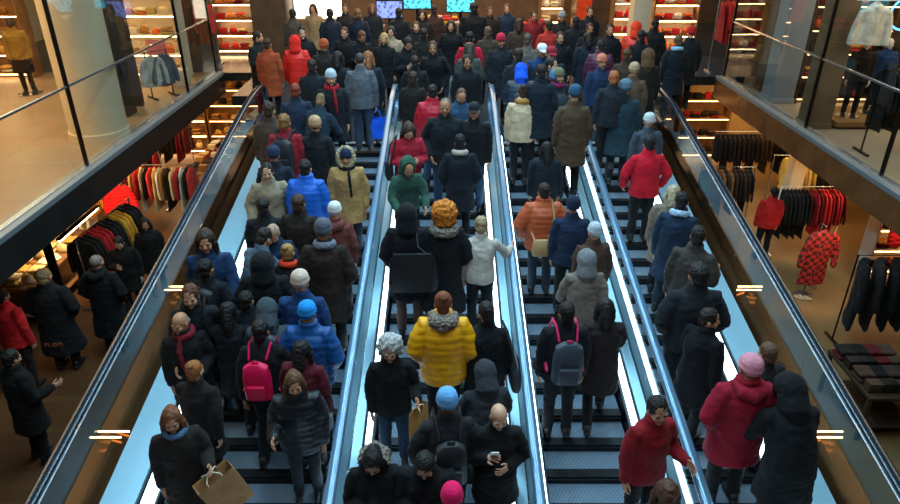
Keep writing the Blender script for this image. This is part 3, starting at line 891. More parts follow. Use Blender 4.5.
def shopping_bag(p, sd, col, label, w=.32, h=.38, d=.12, rz=0, tilt=(0, 0), name='shopping_bag', handle='#d8cdb8', drop=.16):
    q = hand_pos(p, sd)
    t = thing(name, label, 'bag', q-V3(0, 0, drop), R(rz))
    t.rotation_euler.x = R(tilt[0]); t.rotation_euler.y = R(tilt[1])
    b = NB()
    W2, D2 = w/2, d/2
    rings = [[V3(-W2*k, -D2*kd, z), V3(-W2*.5*k, -D2*kd*1.05, z), V3(W2*.5*k, -D2*kd*1.05, z), V3(W2*k, -D2*kd, z), V3(W2*k*.985, 0, z), V3(W2*k, D2*kd, z), V3(-W2*k, D2*kd, z), V3(-W2*k*.985, 0, z)] for z, k, kd in ((-h, .96, 1), (-h*.5, 1.0, 1.08), (0, 1.0, .9))]
    rings += [[v*1.0 for v in [V3(x.x*.97, x.y*.85, -.02) for x in rings[-1]]], [V3(x.x*.95, x.y*.85, -h*.9) for x in rings[0]]]
    rings_to_mesh(b, rings, True)
    obj('bag_body', b, fabric(col), t, True, 50)
    for yy in (-D2*.85, D2*.85):
        b = NB(); tube(b, [(-w*.2, yy, -.03), (-w*.19, yy*.8, drop*.55), (-w*.08, yy*.2, drop*.97), (w*.08, yy*.2, drop*.97), (w*.19, yy*.8, drop*.55), (w*.2, yy, -.03)], .007, 6)
        obj('handle', b, fabric(handle), t)
    return t
def shoulder_bag(p, sd, col, label, w=.30, h=.26, back=0.0, low=.95, out=.30):
    D, sc, g = FIX[p.name]
    t = parent_like(p, 'shoulder_bag', label, 'bag')
    c = D.bend(V3(sd*out, back, low)) if back < .15 else D.bend(V3(sd*.06, back, low))
    b = NB(); loftz(b, [(-h/2, 0, 0, .05 if back < .15 else w*.45, w*.45 if back < .15 else .05), (-h*.3, 0, 0, .065 if back < .15 else w*.5, w*.5 if back < .15 else .065), (h*.3, 0, 0, .055 if back < .15 else w*.46, w*.46 if back < .15 else .055), (h/2, 0, 0, .02 if back < .15 else w*.38, w*.38 if back < .15 else .02)], 20, .7)
    obj('bag_body', b, shell(col), t).location = c
    b = NB()
    if back < .15:
        tube(b, [c+V3(0, -w*.35, h*.4), D.bend(V3(sd*.25, -.12, 1.30)), D.bend(V3(sd*.17, .0, 1.52)), D.bend(V3(sd*.25, .14, 1.30)), c+V3(0, w*.35, h*.4)], .012, 6)
    else:
        tube(b, [c+V3(-w*.35, 0, h*.4), D.bend(V3(-.12, .21, 1.30)), D.bend(V3(-.10, .06, 1.51)), D.bend(V3(.0, -.16, 1.40)), D.bend(V3(.20, -.15, 1.15)), c+V3(w*.35, -.02, h*.4)], .012, 6)
    obj('strap', b, shell(col), t)
    return t
def phone_in_hand(p, sd, label, col='#e8eef2', up=.02):
    q = hand_pos(p, sd)
    t = thing('smartphone', label, 'phone', q+V3(0, 0, up), p.rotation_euler.z)
    b = NB(); box(b, (0, -.03, .04), (.072, .009, .148), Matrix.Rotation(R(35), 3, 'X'), .004); obj('phone_case', b, mat('phone_case', hexc('#dfe5e8'), .35), t)
    b = NB(); box(b, (0, -.03+.005, .043), (.064, .002, .136), Matrix.Rotation(R(35), 3, 'X')); obj('screen', b, mat('screen', (.05, .05, .06), .1, emit=(.7, .85, 1), estr=1.5), t, False)
    return t
# ================================================================== the crowd
G1, G2, G3, G4 = 'riders on the widest escalator', 'riders on the escalator with the yellow jacket', 'riders on the escalator with the rust coat', 'riders on the escalator with the red hooded coat'
GT = 'shoppers crowding the upper landing'
BK, NV, CH, DB = '#1b1c1f', '#1c2838', '#2e3136', '#2a211c'
JEAN, DJ, BT = '#2c4058', '#1e2a38', '#15161a'
H_DK, H_BR, H_BL, H_GI, H_GY = '#1d1512', '#3d2718', '#b08a54', '#8a4a22', '#8f8d8a'
def crowd(zone, group, rows):
    out = {}
    rows = [list(r) for r in rows]
    for r in rows:
        if zone in LANES and r[5] in ('walk', 'walk2'):
            r[5] += 'D' if abs(((r[3]+180) % 360)-180) < 90 else 'U'
    pls = [plan(r[1], r[2], zone, r[3], r[4], r[5], r[12].get('girth', 1.0)) for r in rows]
    settle(pls, rows, zone)
    for pl, (key, px, py, rot, H, pn, cut, col, legs, hair, hcol, label, kw) in zip(pls, rows):
        out[key] = person(pl, px, py, zone, rot, H, pn, cut, col, legs, hair, hcol, label, group=group, **kw)
    return out
E1 = crowd('e1', G1, [
 ('tan', 354, 157, 4, 1.72, 'stand', 'parka', '#a9824e', DJ, 'short', H_DK, 'person in tan fur hooded parka with navy beanie and black scarf', dict(hat='beanie', hatcol='#1b2b45', scarf='scarftail', scarfcol='#17171a', fur='furhood', furcol='#c9b58c')),
 ('beige', 266, 172, 14, 1.74, 'wide', 'coat', '#94826a', BK, 'short', H_DK, 'dark haired man in beige jacket coming down with arms apart', {}),
 ('redslv', 291, 122, 178, 1.70, 'stand', 'jacket', '#8e1d28', DJ, 'short', '#9a6a38', 'ginger haired person with red sleeves under a large dark backpack', {}),
 ('tanhat', 314, 125, 172, 1.72, 'stand2', 'coat', BK, BT, 'crop', H_BR, 'person in black coat and flat tan beanie beside the red sleeved backpacker', dict(hat='beanie', hatcol='#b9936a')),
 ('fairnavy', 322, 101, 160, 1.78, 'leanf', 'jacket', '#1d2a38', BT, 'short', '#9a7a52', 'fair haired man leaning forward in a slate navy jacket', {}),
 ('orangehair', 297, 91, 190, 1.70, 'stand', 'jacket', '#202b3d', BT, 'short', '#8e3a22', 'person with auburn red hair in navy jacket at the escalator top', {}),
 ('whitebeanie', 349, 211, 176, 1.70, 'stand', 'coat', '#6b352e', BT, None, H_BR, 'person in white knitted beanie and brick red coat seen from behind', dict(hat='beanie', hatcol='#dcd8d4', fur='hoodback')),
 ('greybeanie', 334, 230, 182, 1.74, 'pocket', 'coat', '#33251f', BT, None, H_BR, 'person in grey beanie and grey scarf with a dark brown coat', dict(hat='beanie', hatcol='#5a5b66', scarf='scarf', scarfcol='#707682')),
 ('orscarf', 311, 252, 170, 1.66, 'stand', 'jacket', '#16181d', BT, 'bun', '#b98a4a', 'blond person in bright orange red scarf and black jacket', dict(scarf='scarf', scarfcol='#e0401f')),
 ('cream', 305, 280, 178, 1.66, 'stand', 'jacket', '#173a63', BT, None, H_BR, 'person in cream beanie and deep blue jacket below the orange scarf', dict(hat='beanie', hatcol='#d3b8a2')),
 ('blue', 330, 313, 176, 1.70, 'pocket', 'puffer', '#0f4a86', DJ, None, H_BR, 'person in bright blue beanie and matching blue puffer jacket', dict(hat='beanie', hatcol='#1b8fe0')),
 ('plaid', 286, 310, 186, 1.72, 'leanf', 'coat', '#3a4148', BT, 'short', H_DK, 'person in grey hooded coat stooping beside the bright blue beanie', dict(hat='hood', hatcol='#3d454c')),
 ('blackhood', 262, 262, 184, 1.78, 'pocket', 'coat', '#121417', BT, None, H_DK, 'large person in black hooded coat in the middle of the widest escalator', dict(hat='hood', hatcol='#15171a', girth=1.12)),
 ('navywalk', 222, 241, 12, 1.74, 'walk', 'jacket', '#1a3152', DJ, 'long', '#3a2418', 'brown haired woman in navy jacket walking down past the lit skirting', {}),
 ('brown1', 192, 296, 10, 1.74, 'walk2', 'coat', '#191a1d', BT, 'short', '#6a3a20', 'chestnut haired man in black coat coming down by the white light strip', {}),
 ('paleface', 182, 327, 22, 1.72, 'turnR', 'coat', '#1a1718', BT, 'ring', '#a8988a', 'bald person in black coat with a dark red scarf', dict(scarf='scarftail', scarfcol='#7c1626')),
 ('orangehead', 184, 382, 170, 1.68, 'walk', 'coat', '#241c19', BT, 'bun', '#b0692e', 'copper haired person in dark brown coat, hair in a bun', {}),
 ('darkback', 268, 330, 180, 1.74, 'walk2', 'jacket', '#14171b', BT, 'short', H_DK, 'dark haired person in black jacket wearing the magenta backpack', {}),
 ('boots', 292, 384, 8, 1.70, 'carryR', 'puffer', '#17191e', '#1d2430', 'long', '#6b4526', 'brown haired woman facing down in black puffer jacket beside the burgundy one', {}),
 ('burg', 308, 350, 168, 1.66, 'stand', 'jacket', '#571620', BT, 'long', H_DK, 'dark haired person in burgundy jacket behind the black puffer jacket', {}),
 ('whitebag', 163, 428, 24, 1.70, 'carryL', 'coat', '#2b221d', BT, 'long', '#8a4c26', 'auburn woman in dark brown coat holding a big tan paper bag', dict(scarf='scarf', scarfcol='#54789c')),
 ('brightblue', 308, 168, 178, 1.66, 'stand', 'puffer', '#155ec0', DJ, 'short', H_DK, 'dark haired person in royal blue puffer jacket behind the black coats', {}),
 ('brcoat', 327, 203, 174, 1.70, 'pocket', 'coat', '#2c211b', BT, 'short', '#4a2c1a', 'brown haired person in dark umber coat behind the white beanie', {}),
 ('dk2', 297, 206, 186, 1.68, 'stand', 'jacket', '#1a1b1f', BT, 'short', H_DK, 'black haired person in black jacket beside the dark umber coat', {}),
 ('pinkhand', 271, 234, 16, 1.68, 'phone1', 'jacket', '#1d3049', DJ, 'short', '#c7a184', 'pale blond person in navy jacket looking at one hand', {}),
 ('greyblue', 292, 238, 150, 1.68, 'leanf', 'jacket', '#4a5a68', BT, 'short', H_DK, 'person in slate grey jacket bending forward behind the black hooded coat', {}),
 ('tallby', 268, 110, 176, 1.70, 'stand', 'coat', '#46352a', BT, 'short', H_BR, 'person in brown coat standing close to the outer handrail top', {}),
 ('navyhat', 276, 155, 182, 1.66, 'stand', 'jacket', '#1c2431', BT, None, H_DK, 'person in navy beanie and navy jacket above the beige jacket man', dict(hat='beanie', hatcol='#26324a')),
 ('lowfill', 205, 268, 172, 1.70, 'pocket', 'coat', '#15181e', BT, 'short', H_DK, 'dark haired person in charcoal coat behind the walking navy jacket woman', {}),
 ('fill2', 243, 300, 178, 1.66, 'stand', 'jacket', '#171b22', BT, 'short', H_DK, 'short dark haired person in blue black jacket below the large hooded coat', {}),
 ('fill3', 222, 320, 184, 1.70, 'walk', 'coat', '#16181c', BT, 'longer', H_DK, 'person with long black hair and black coat near the bald man', {}),
])
E2 = crowd('e2', G2, [
 ('redphone', 407, 131, 14, 1.66, 'phone', 'jacket', '#a01e30', BT, 'longer', '#4a3024', 'woman with long brown hair in red jacket looking down at her hands', {}),
 ('greyhair', 446, 107, -4, 1.80, 'pocket', 'jacket', '#1b2126', JEAN, 'crop', '#6d6660', 'grey haired man in wide black jacket and jeans facing down', dict(girth=1.1)),
 ('capman', 467, 111, -8, 1.76, 'stand', 'jacket', '#1c1c1e', JEAN, None, H_DK, 'man in dark flat cap and black jacket beside the grey haired man', dict(hat='cap', hatcol='#22262c')),
 ('suit', 460, 142, 182, 1.74, 'pocket', 'coat', '#191d26', BT, 'short', '#15110f', 'black haired man in dark suit coat with pale collar, seen from behind', dict(scarf='scarf', scarfcol='#b9a898')),
 ('green', 404, 168, 16, 1.66, 'leanf', 'jacket', '#2c4a3e', BT, None, H_BR, 'person in bottle green hooded jacket bent over the handrail', dict(hat='hood', hatcol='#31513f')),
 ('blackbag', 408, 214, 182, 1.72, 'pocket', 'coat', '#17151a', '#4c3a36', None, H_DK, 'person in black hood carrying a huge black shoulder bag', dict(hat='hood', hatcol='#15161a')),
 ('orangehat', 456, 214, 180, 1.80, 'pocket', 'long', '#111318', BT, None, H_BR, 'person in fluffy orange fur hat and long black coat', dict(hat='bigfur', hatcol='#e08018', fur='collarfur', furcol='#8f8276')),
 ('cream', 485, 225, 176, 1.64, 'railR', 'sweater', '#bdb3a6', '#17191d', 'short', '#bb9b74', 'fair haired person in cream jumper and black trousers', {}),
 ('yellow', 448, 301, 180, 1.72, 'pocket', 'puffer', '#f0a808', BT, 'bun', '#8a4a24', 'person in bright yellow puffer jacket with a brown bun and furry grey hood', dict(fur='furback', furcol='#9c8d80', girth=1.0)),
 ('whitehair', 390, 350, 8, 1.64, 'carryL', 'jacket', '#161719', '#24384e', 'curly', '#cfcbc6', 'elderly woman with curly white hair, black jacket and jeans', {}),
 ('nextyellow', 491, 312, 182, 1.70, 'railL', 'coat', '#15171b', BT, 'short', H_DK, 'dark haired person in black coat next to the yellow puffer jacket', {}),
 ('lightblue', 461, 402, 186, 1.68, 'wide', 'jacket', '#2b2a2e', BT, None, H_BR, 'person in pale blue beanie with a small dark jacket below the yellow puffer', dict(hat='beanie', hatcol='#6aa8dc')),
 ('greybag', 490, 372, 190, 1.66, 'leanf', 'coat', '#2c2f33', BT, None, H_DK, 'person in charcoal hooded coat bending below the black coat and yellow puffer', dict(hat='hood', hatcol='#33363a')),
 ('longhair', 366, 462, 6, 1.68, 'phone1', 'coat', '#151517', BT, 'long', '#15110f', 'woman with dark shoulder length hair and pale fur hood facing the camera', dict(fur='furback', furcol='#8f8474')),
 ('lookdown', 421, 466, -4, 1.72, 'phone', 'jacket', '#1a1a1c', BT, 'short', '#15110f', 'black haired man in black jacket with his head bowed', dict(girth=1.08)),
 ('bald', 524, 418, 2, 1.76, 'chest', 'coat', '#131416', '#1b1b1b', None, '#b58a70', 'bald man in long black coat holding a phone to his chest', {}),
 ('redpuff', 433, 92, 184, 1.68, 'stand', 'puffer', '#b0132a', JEAN, 'short', H_DK, 'dark haired person in crimson puffer jacket with back turned', {}),
 ('bluegrey', 461, 96, 10, 1.72, 'phone', 'jacket', '#2f4a66', JEAN, 'crop', '#6f4a34', 'man in steel blue jacket looking down behind the dark flat cap', {}),
 ('magenta', 452, 497, 180, 1.60, 'stand', 'jacket', '#1a1c22', BT, None, H_BR, 'person in hot pink beanie at the near end of the escalator', dict(hat='beanie', hatcol='#e0145a')),
 ('brhair', 412, 78, 176, 1.70, 'stand', 'coat', '#231c19', BT, 'short', '#3a2618', 'brown haired person in dark coat by the top of the grey handrail', {}),
])
E3 = crowd('e3', G3, [
 ('creamj', 513, 92, 178, 1.70, 'stand', 'jacket', '#c8ac8a', '#15161a', 'bun', '#4a3322', 'woman with a brown bun in cream jacket and black trousers', dict(scarf='scarf', scarfcol='#b07a38')),
 ('bluehat', 555, 78, 186, 1.80, 'stand', 'jacket', '#1d2a38', BT, None, H_DK, 'man in blue grey beanie and dark jacket at the escalator top', dict(hat='beanie', hatcol='#4a7594', girth=1.08)),
 ('tealb', 548, 149, 178, 1.66, 'stand', 'jacket', '#18242c', BT, 'long', '#15110f', 'person with dark hair and dark teal jacket on the bare steps', {}),
 ('rust', 545, 191, 182, 1.70, 'wide', 'puffer', '#b5522c', '#22303e', 'short', '#2a1a12', 'dark haired person in puffy rust coat with a tan bag', dict(girth=1.05)),
 ('navyb', 572, 206, 176, 1.64, 'stand', 'jacket', '#1b2940', BT, None, H_DK, 'person in midnight blue beanie and jacket beside the rust coat', dict(hat='beanie', hatcol='#18243a')),
 ('whitehead', 597, 232, 190, 1.68, 'stand', 'coat', '#4a3326', BT, None, H_GY, 'person in frosty white beanie and brown coat by the balustrade', dict(hat='beanie', hatcol='#b4bcc2')),
 ('greyhood', 588, 259, 184, 1.72, 'walk', 'long', '#75695e', '#3a2822', None, H_GY, 'person in long taupe coat with the grey hood up', dict(hat='hood', hatcol='#77787a')),
 ('pinkstrap', 552, 312, 180, 1.72, 'stand', 'jacket', '#17191d', BT, 'short', H_DK, 'dark haired person with a pink strapped grey backpack', {}),
 ('darkfill', 582, 308, 176, 1.66, 'walk2', 'coat', '#2a201d', BT, 'long', H_DK, 'person with long dark hair and dark brown coat beside the pink strapped backpack', {}),
 ('redlow', 655, 410, 20, 1.66, 'carryL', 'jacket', '#84101a', BT, 'short', '#1a1210', 'dark haired man in red jacket by the balustrade near the bare steps', {}),
 ('brlow', 664, 492, 170, 1.64, 'stand', 'coat', '#2a2320', BT, 'long', '#5a3420', 'brown haired person in dark coat at the near end beside bare steps', {}),
])
E4 = crowd('e4', G4, [
 ('tealtall', 626, 88, 180, 1.84, 'stand', 'coat', '#20343e', '#1a2632', None, H_GY, 'tall man in blue grey beanie and dark teal coat seen from behind', dict(hat='beanie', hatcol='#5d7484', girth=1.08)),
 ('whitekid', 646, 121, 186, 1.56, 'stand', 'jacket', '#39444e', BT, None, H_DK, 'person in pale grey beanie and slate jacket just ahead of the bright red jacket', dict(hat='beanie', hatcol='#c3c9c8')),
 ('redjkt', 652, 143, 178, 1.76, 'wide', 'jacket', '#c01226', '#15161a', 'short', '#15110f', 'dark haired man in bright red jacket and black trousers', dict(fur=None, girth=1.08)),
 ('blond', 674, 193, 160, 1.64, 'stand', 'coat', '#7a6a5a', BT, 'long', '#cbb593', 'pale blond woman in beige coat beside the man in navy', {}),
 ('navyr', 681, 201, 150, 1.74, 'carryR', 'coat', '#1b2c40', DJ, 'short', '#17110f', 'dark haired man in navy coat with pale collar turning his head', dict(scarf='scarf', scarfcol='#9fb8cc')),
 ('brownlean', 692, 236, 150, 1.68, 'carryR', 'jacket', '#3f3833', '#463225', 'short', H_DK, 'dark haired person in grey brown jacket just behind the navy coat man', {}),
 ('dkgrey', 682, 274, 178, 1.76, 'pocket', 'jacket', '#22262b', BT, 'short', '#1c1614', 'broad man in charcoal jacket with short black hair from behind', dict(girth=1.12)),
 ('blackman', 706, 319, 120, 1.76, 'turnR', 'coat', '#121418', BT, 'short', '#2a1a12', 'man in black coat with his face turned to the light strip', {}),
 ('redcoat', 748, 368, 182, 1.76, 'pocket', 'parka', '#8e1028', '#17171a', None, H_BR, 'person in pink beanie and long hooded red coat', dict(hat='beanie', hatcol='#d88a98', fur='hoodback', girth=1.1)),
 ('blurbrown', 772, 352, 190, 1.66, 'stand', 'jacket', '#2b2a2c', BT, 'short', '#6e4e38', 'brown haired person in black jacket ahead of the red hooded coat', {}),
 ('bighood', 812, 388, 186, 1.74, 'leanf', 'coat', '#141619', BT, None, H_DK, 'person in large black hood and coat against the outer balustrade', dict(hat='hood', hatcol='#17191c', girth=1.12)),
])
TOP = crowd('top', GT, [
 ('gl', 258, 37, 60, 1.72, 'turnL', 'coat', '#1f2320', BT, 'short', '#2a1c12', 'dark haired person in blackish green coat next to the gallery ledge', {}),
 ('orange', 272, 44, 175, 1.66, 'stand', 'coat', '#9a4220', BT, 'short', '#4a2c18', 'person in burnt orange coat at the foot of the brown column', {}),
 ('red', 291, 42, 178, 1.68, 'stand', 'puffer', '#e02418', '#9a1c18', 'short', '#8a2014', 'person in scarlet hooded puffer at the foot of the brown column', dict(hat='hood', hatcol='#e02418')),
 ('blk', 302, 33, 20, 1.74, 'stand', 'coat', '#17181b', BT, 'short', '#15110f', 'black haired person in black coat beside the scarlet puffer', {}),
 ('gingerhat', 324, 46, 190, 1.70, 'pocket', 'coat', '#2a201c', BT, None, H_BR, 'person in russet beanie and dark brown coat near the grey jacket man', dict(hat='beanie', hatcol='#b8542a')),
 ('redscarf', 331, 78, 10, 1.68, 'stand', 'coat', '#1c1e24', BT, None, H_GY, 'person in pale grey beanie with a red scarf over a dark coat', dict(hat='beanie', hatcol='#a9b2ba', scarf='scarftail', scarfcol='#a01624')),
 ('face1', 347, 33, -5, 1.70, 'stand', 'coat', '#1a191b', BT, 'short', '#5a3420', 'auburn haired person facing the camera in black coat above the grey jacket', {}),
 ('face2', 364, 37, 30, 1.70, 'phone', 'jacket', '#16181c', BT, 'short', '#6a4224', 'brown haired man bowing his head behind the grey jacket man', {}),
 ('greyjkt', 360, 60, 180, 1.76, 'stand', 'jacket', '#55585e', '#2b3a4c', 'crop', '#3e3a38', 'man in grey jacket and jeans with a bright blue bag', {}),
 ('ginger', 383, 58, 182, 1.70, 'stand', 'coat', '#18222e', BT, 'longer', '#a5673a', 'woman with long ginger hair and dark navy coat', {}),
 ('blonde', 379, 39, -10, 1.64, 'stand', 'coat', '#1b1b1e', BT, 'long', '#c09a62', 'blond woman in black coat behind the long ginger hair', {}),
 ('beigehood', 391, 32, -8, 1.68, 'stand', 'coat', '#a08a72', BT, 'longer', '#2a1e18', 'woman with long dark hair in pale beige coat facing the escalators', {}),
 ('checkphone', 408, 44, 24, 1.74, 'phone', 'coat', '#17181a', BT, 'short', '#1a1310', 'dark haired man in black coat looking at a phone', {}),
 ('brn411', 412, 62, 185, 1.60, 'stand', 'coat', '#1c1a1a', BT, 'short', '#30211a', 'short brown haired person in black jacket near the man with phone', {}),
 ('facem', 433, 48, 0, 1.76, 'pocket', 'coat', '#121316', BT, 'short', '#4a3424', 'man in plain black coat facing straight down the escalators', {}),
 ('dk432', 424, 34, 170, 1.70, 'stand', 'coat', '#1d1917', BT, 'short', '#241812', 'dark haired person in brown black coat behind the plain black coat man', {}),
 ('wom450', 451, 26, -6, 1.74, 'pocket', 'coat', '#14161a', JEAN, 'long', '#2a1a14', 'woman in black coat and jeans facing the camera under the blue screen', {}),
 ('redbk', 470, 38, 178, 1.74, 'carryL', 'jacket', '#b8122e', JEAN, 'short', '#14100e', 'black haired person in crimson jacket with black backpack', {}),
 ('greylong', 487, 49, 184, 1.70, 'stand', 'coat', '#40443f', BT, 'longer', '#57483a', 'woman with long ash brown hair in grey green coat', {}),
 ('redbeanie', 501, 41, 6, 1.76, 'stand', 'coat', '#23282e', BT, None, H_DK, 'man in red beanie and dark grey coat', dict(hat='beanie', hatcol='#b02038')),
 ('brown490', 488, 32, 180, 1.66, 'stand', 'coat', '#3a3028', BT, 'short', '#6a5038', 'person with light brown hair behind the ash brown haired woman', {}),
 ('bluehood', 510, 72, 178, 1.70, 'leanf', 'puffer', '#1c2a3c', BT, None, H_DK, 'person in vivid blue hood and navy puffer jacket', dict(hat='hood', hatcol='#1450d0')),
 ('whitecap', 544, 51, 4, 1.78, 'stand', 'jacket', '#14345e', DJ, None, H_DK, 'man in white cap and blue jacket facing the camera', dict(hat='cap', hatcol='#d5d8dc', girth=1.08)),
 ('profile', 553, 65, 60, 1.72, 'stand', 'coat', '#15171b', BT, 'short', '#2a1a12', 'dark haired man in profile in front of the white cap man', {}),
 ('redcap', 571, 54, 6, 1.76, 'stand', 'jacket', '#18222e', DJ, None, H_DK, 'man in maroon cap and navy jacket facing the camera', dict(hat='cap', hatcol='#8a1c2c', girth=1.08)),
 ('olive', 578, 76, 20, 1.62, 'stand', 'jacket', '#241c24', BT, None, H_DK, 'person in olive beanie with a plum scarf', dict(hat='beanie', hatcol='#6a6a4c', scarf='scarf', scarfcol='#8a1c54')),
 ('furbrown', 593, 94, 182, 1.72, 'stand', 'coat', '#4d3a28', BT, None, H_DK, 'person in blue beanie and shaggy brown coat at the escalator top', dict(hat='beanie', hatcol='#2e5068')),
 ('pinkcap', 602, 62, 10, 1.68, 'stand', 'jacket', '#1c2e4a', DJ, None, H_DK, 'person in salmon beanie and navy blue jacket', dict(hat='beanie', hatcol='#c8705a')),
 ('purple', 601, 46, 175, 1.68, 'stand', 'puffer', '#4a1c38', BT, 'short', '#2a1c18', 'person in plum purple puffer among the dark coats', {}),
 ('f599', 598, 29, 5, 1.72, 'stand', 'coat', '#1c2026', BT, 'short', '#4a2c1c', 'brown haired man in blackish coat facing the camera by the twin columns', {}),
 ('f611', 612, 30, -8, 1.72, 'stand', 'coat', '#19191c', BT, 'short', '#201510', 'black haired man facing the camera between plum puffer and red orange coat', {}),
 ('redor', 626, 28, 170, 1.76, 'stand', 'puffer', '#d8381c', BT, 'short', '#8a2a14', 'person in red orange hooded puffer beside the beige column', dict(hat='hood', hatcol='#d8381c')),
 ('dk640', 641, 36, 186, 1.72, 'stand', 'coat', '#18191c', BT, 'short', '#15110f', 'black haired person in black coat beside the red orange puffer', {}),
 ('brn629', 630, 55, 150, 1.68, 'stand', 'coat', '#3c2c20', BT, 'short', '#5a3c24', 'brown haired person in cocoa coat behind the beige beanie', {}),
 ('beigeb', 634, 70, 170, 1.64, 'stand', 'coat', '#584434', BT, None, H_DK, 'person in beige beanie and tan coat behind the tall teal coat man', dict(hat='beanie', hatcol='#b89a78')),
 ('tall655', 655, 24, 175, 1.76, 'stand', 'coat', '#1b1a1a', BT, 'short', '#1a1310', 'tall dark haired person in black coat in front of the beige column', {}),
 ('hood652', 652, 56, 180, 1.72, 'stand', 'coat', '#231c17', BT, None, H_DK, 'person in umber brown hood near the outer handrail end', dict(hat='hood', hatcol='#5a4028')),
 ('bluescarf', 678, 41, 178, 1.72, 'stand', 'coat', '#161b22', BT, 'short', '#6a5230', 'person with icy blue scarf and black coat beside the bronze fascia', dict(scarf='scarf', scarfcol='#8ab4cc')),
 ('redb', 691, 33, 182, 1.74, 'stand', 'coat', '#15171b', BT, None, H_DK, 'person in red beanie and black coat beside the bronze fascia', dict(hat='beanie', hatcol='#b8201c')),
 ('u1', 293, 14, 178, 1.72, 'stand', 'coat', '#4a4038', BT, 'short', '#1d1512', 'person in grey brown coat before the bright white display', {}),
 ('u2', 313, 9, -6, 1.70, 'stand', 'coat', '#9a7c56', BT, 'long', '#1d1512', 'dark haired woman in camel coat before the bright white display', {}),
 ('u3', 330, 14, 186, 1.78, 'stand', 'coat', '#1b2533', BT, 'short', '#1d1512', 'tall person in ink navy coat behind the russet beanie', {}),
 ('u4', 345, 9, 12, 1.72, 'stand', 'coat', '#2c2622', BT, 'short', '#4a3020', 'brown haired person in umber coat far behind the grey jacket man', {}),
 ('u5', 358, 14, 178, 1.74, 'stand', 'coat', '#182232', BT, 'short', '#8a5f40', 'fair haired person in blue black coat far behind the grey jacket man', {}),
 ('u6', 372, 9, 10, 1.70, 'stand', 'coat', '#25262a', BT, 'long', '#7a4f38', 'auburn woman in charcoal coat beside the blue display screens', {}),
 ('u7', 402, 13, 176, 1.76, 'stand', 'coat', '#1a1b1e', BT, 'short', '#1d1512', 'dark haired person in black coat in front of the blue display screens', {}),
 ('u8', 419, 15, 4, 1.72, 'stand', 'coat', '#281f1b', BT, 'longer', '#20140f', 'woman with long black hair and chocolate coat by the red display', {}),
 ('u9', 434, 10, 184, 1.74, 'stand', 'coat', '#3a231a', BT, 'short', '#3a2014', 'person in russet brown coat by the red display', {}),
 ('u10', 474, 8, 180, 1.90, 'stand', 'long', '#121214', BT, 'short', '#14100e', 'very tall person in long black coat before the turquoise screen', dict(girth=1.2)),
 ('u11', 490, 12, 8, 1.70, 'stand', 'coat', '#2b2320', BT, 'short', '#5a3a24', 'brown haired person beside the very tall black coat', {}),
 ('u12', 507, 9, -4, 1.70, 'stand', 'coat', '#1f2a3a', BT, 'short', '#6a4a30', 'person in denim blue coat beyond the red beanie man', {}),
 ('u13', 519, 24, 178, 1.68, 'stand', 'coat', '#3a2c24', BT, 'long', '#3a2618', 'woman with brown hair and walnut coat beyond the vivid blue hood', {}),
 ('u14', 534, 16, 10, 1.68, 'stand', 'coat', '#7a1c20', BT, 'short', '#1d1512', 'person in dark red coat far behind the white cap man', {}),
 ('u15', 549, 26, 180, 1.70, 'stand', 'coat', '#a02a20', BT, 'short', '#2a1c14', 'person in tomato red jacket behind the white cap man', {}),
 ('u16', 562, 17, -6, 1.70, 'stand', 'coat', '#20201f', BT, None, H_DK, 'person in silver grey beanie behind the maroon cap man', dict(hat='beanie', hatcol='#8a8a8a')),
 ('u17', 576, 22, 172, 1.74, 'stand', 'coat', '#151619', BT, 'short', '#14100e', 'person in black coat below the hanging orange banner', {}),
 ('u18', 590, 12, 6, 1.74, 'stand', 'coat', '#1c1f26', BT, 'short', '#3a2418', 'person in dusky blue coat by the brown twin column', {}),
 ('u19', 528, 40, 160, 1.72, 'walk', 'coat', '#5a5048', BT, 'short', '#5a4a3a', 'person in ash grey coat striding behind the vivid blue hood', {}),
 ('u20', 520, 55, 186, 1.72, 'stand', 'coat', '#20262e', BT, 'short', '#2a1f18', 'person in lead grey coat directly behind the vivid blue hood', {}),
 ('u21', 585, 38, 184, 1.70, 'stand', 'coat', '#1c2430', BT, 'long', '#241813', 'woman with long dark hair in slate coat behind the maroon cap man', {}),
 ('u22', 612, 78, 176, 1.66, 'stand', 'jacket', '#262a30', BT, 'short', '#c06a38', 'ginger haired person beside the tall teal coat man', {}),
 ('u23', 338, 58, 176, 1.68, 'stand', 'coat', '#1a1b1e', BT, 'long', '#241812', 'woman with long dark hair and black coat beside the grey jacket man', {}),
 ('u24', 312, 66, 184, 1.66, 'stand', 'coat', '#1e2024', BT, 'short', '#2a1c14', 'dark haired person in black coat below the russet beanie', {}),
 ('u25', 416, 27, 8, 1.70, 'stand', 'coat', '#18191c', BT, 'short', '#4a3222', 'brown haired person in black coat behind the man with phone', {}),
 ('u26', 467, 62, 12, 1.70, 'stand', 'coat', '#171a1f', JEAN, 'short', '#1a1310', 'dark haired person in black coat and jeans below the crimson jacket', {}),
 ('u27', 528, 72, 176, 1.70, 'stand', 'coat', '#1a2430', BT, 'short', '#241a14', 'dark haired person in night blue coat between vivid blue hood and profile man', {}),
 ('u28', 563, 38, 2, 1.70, 'stand', 'coat', '#1b1c1f', BT, 'short', '#30201a', 'dark haired person in black coat between white cap and maroon cap', {}),
])
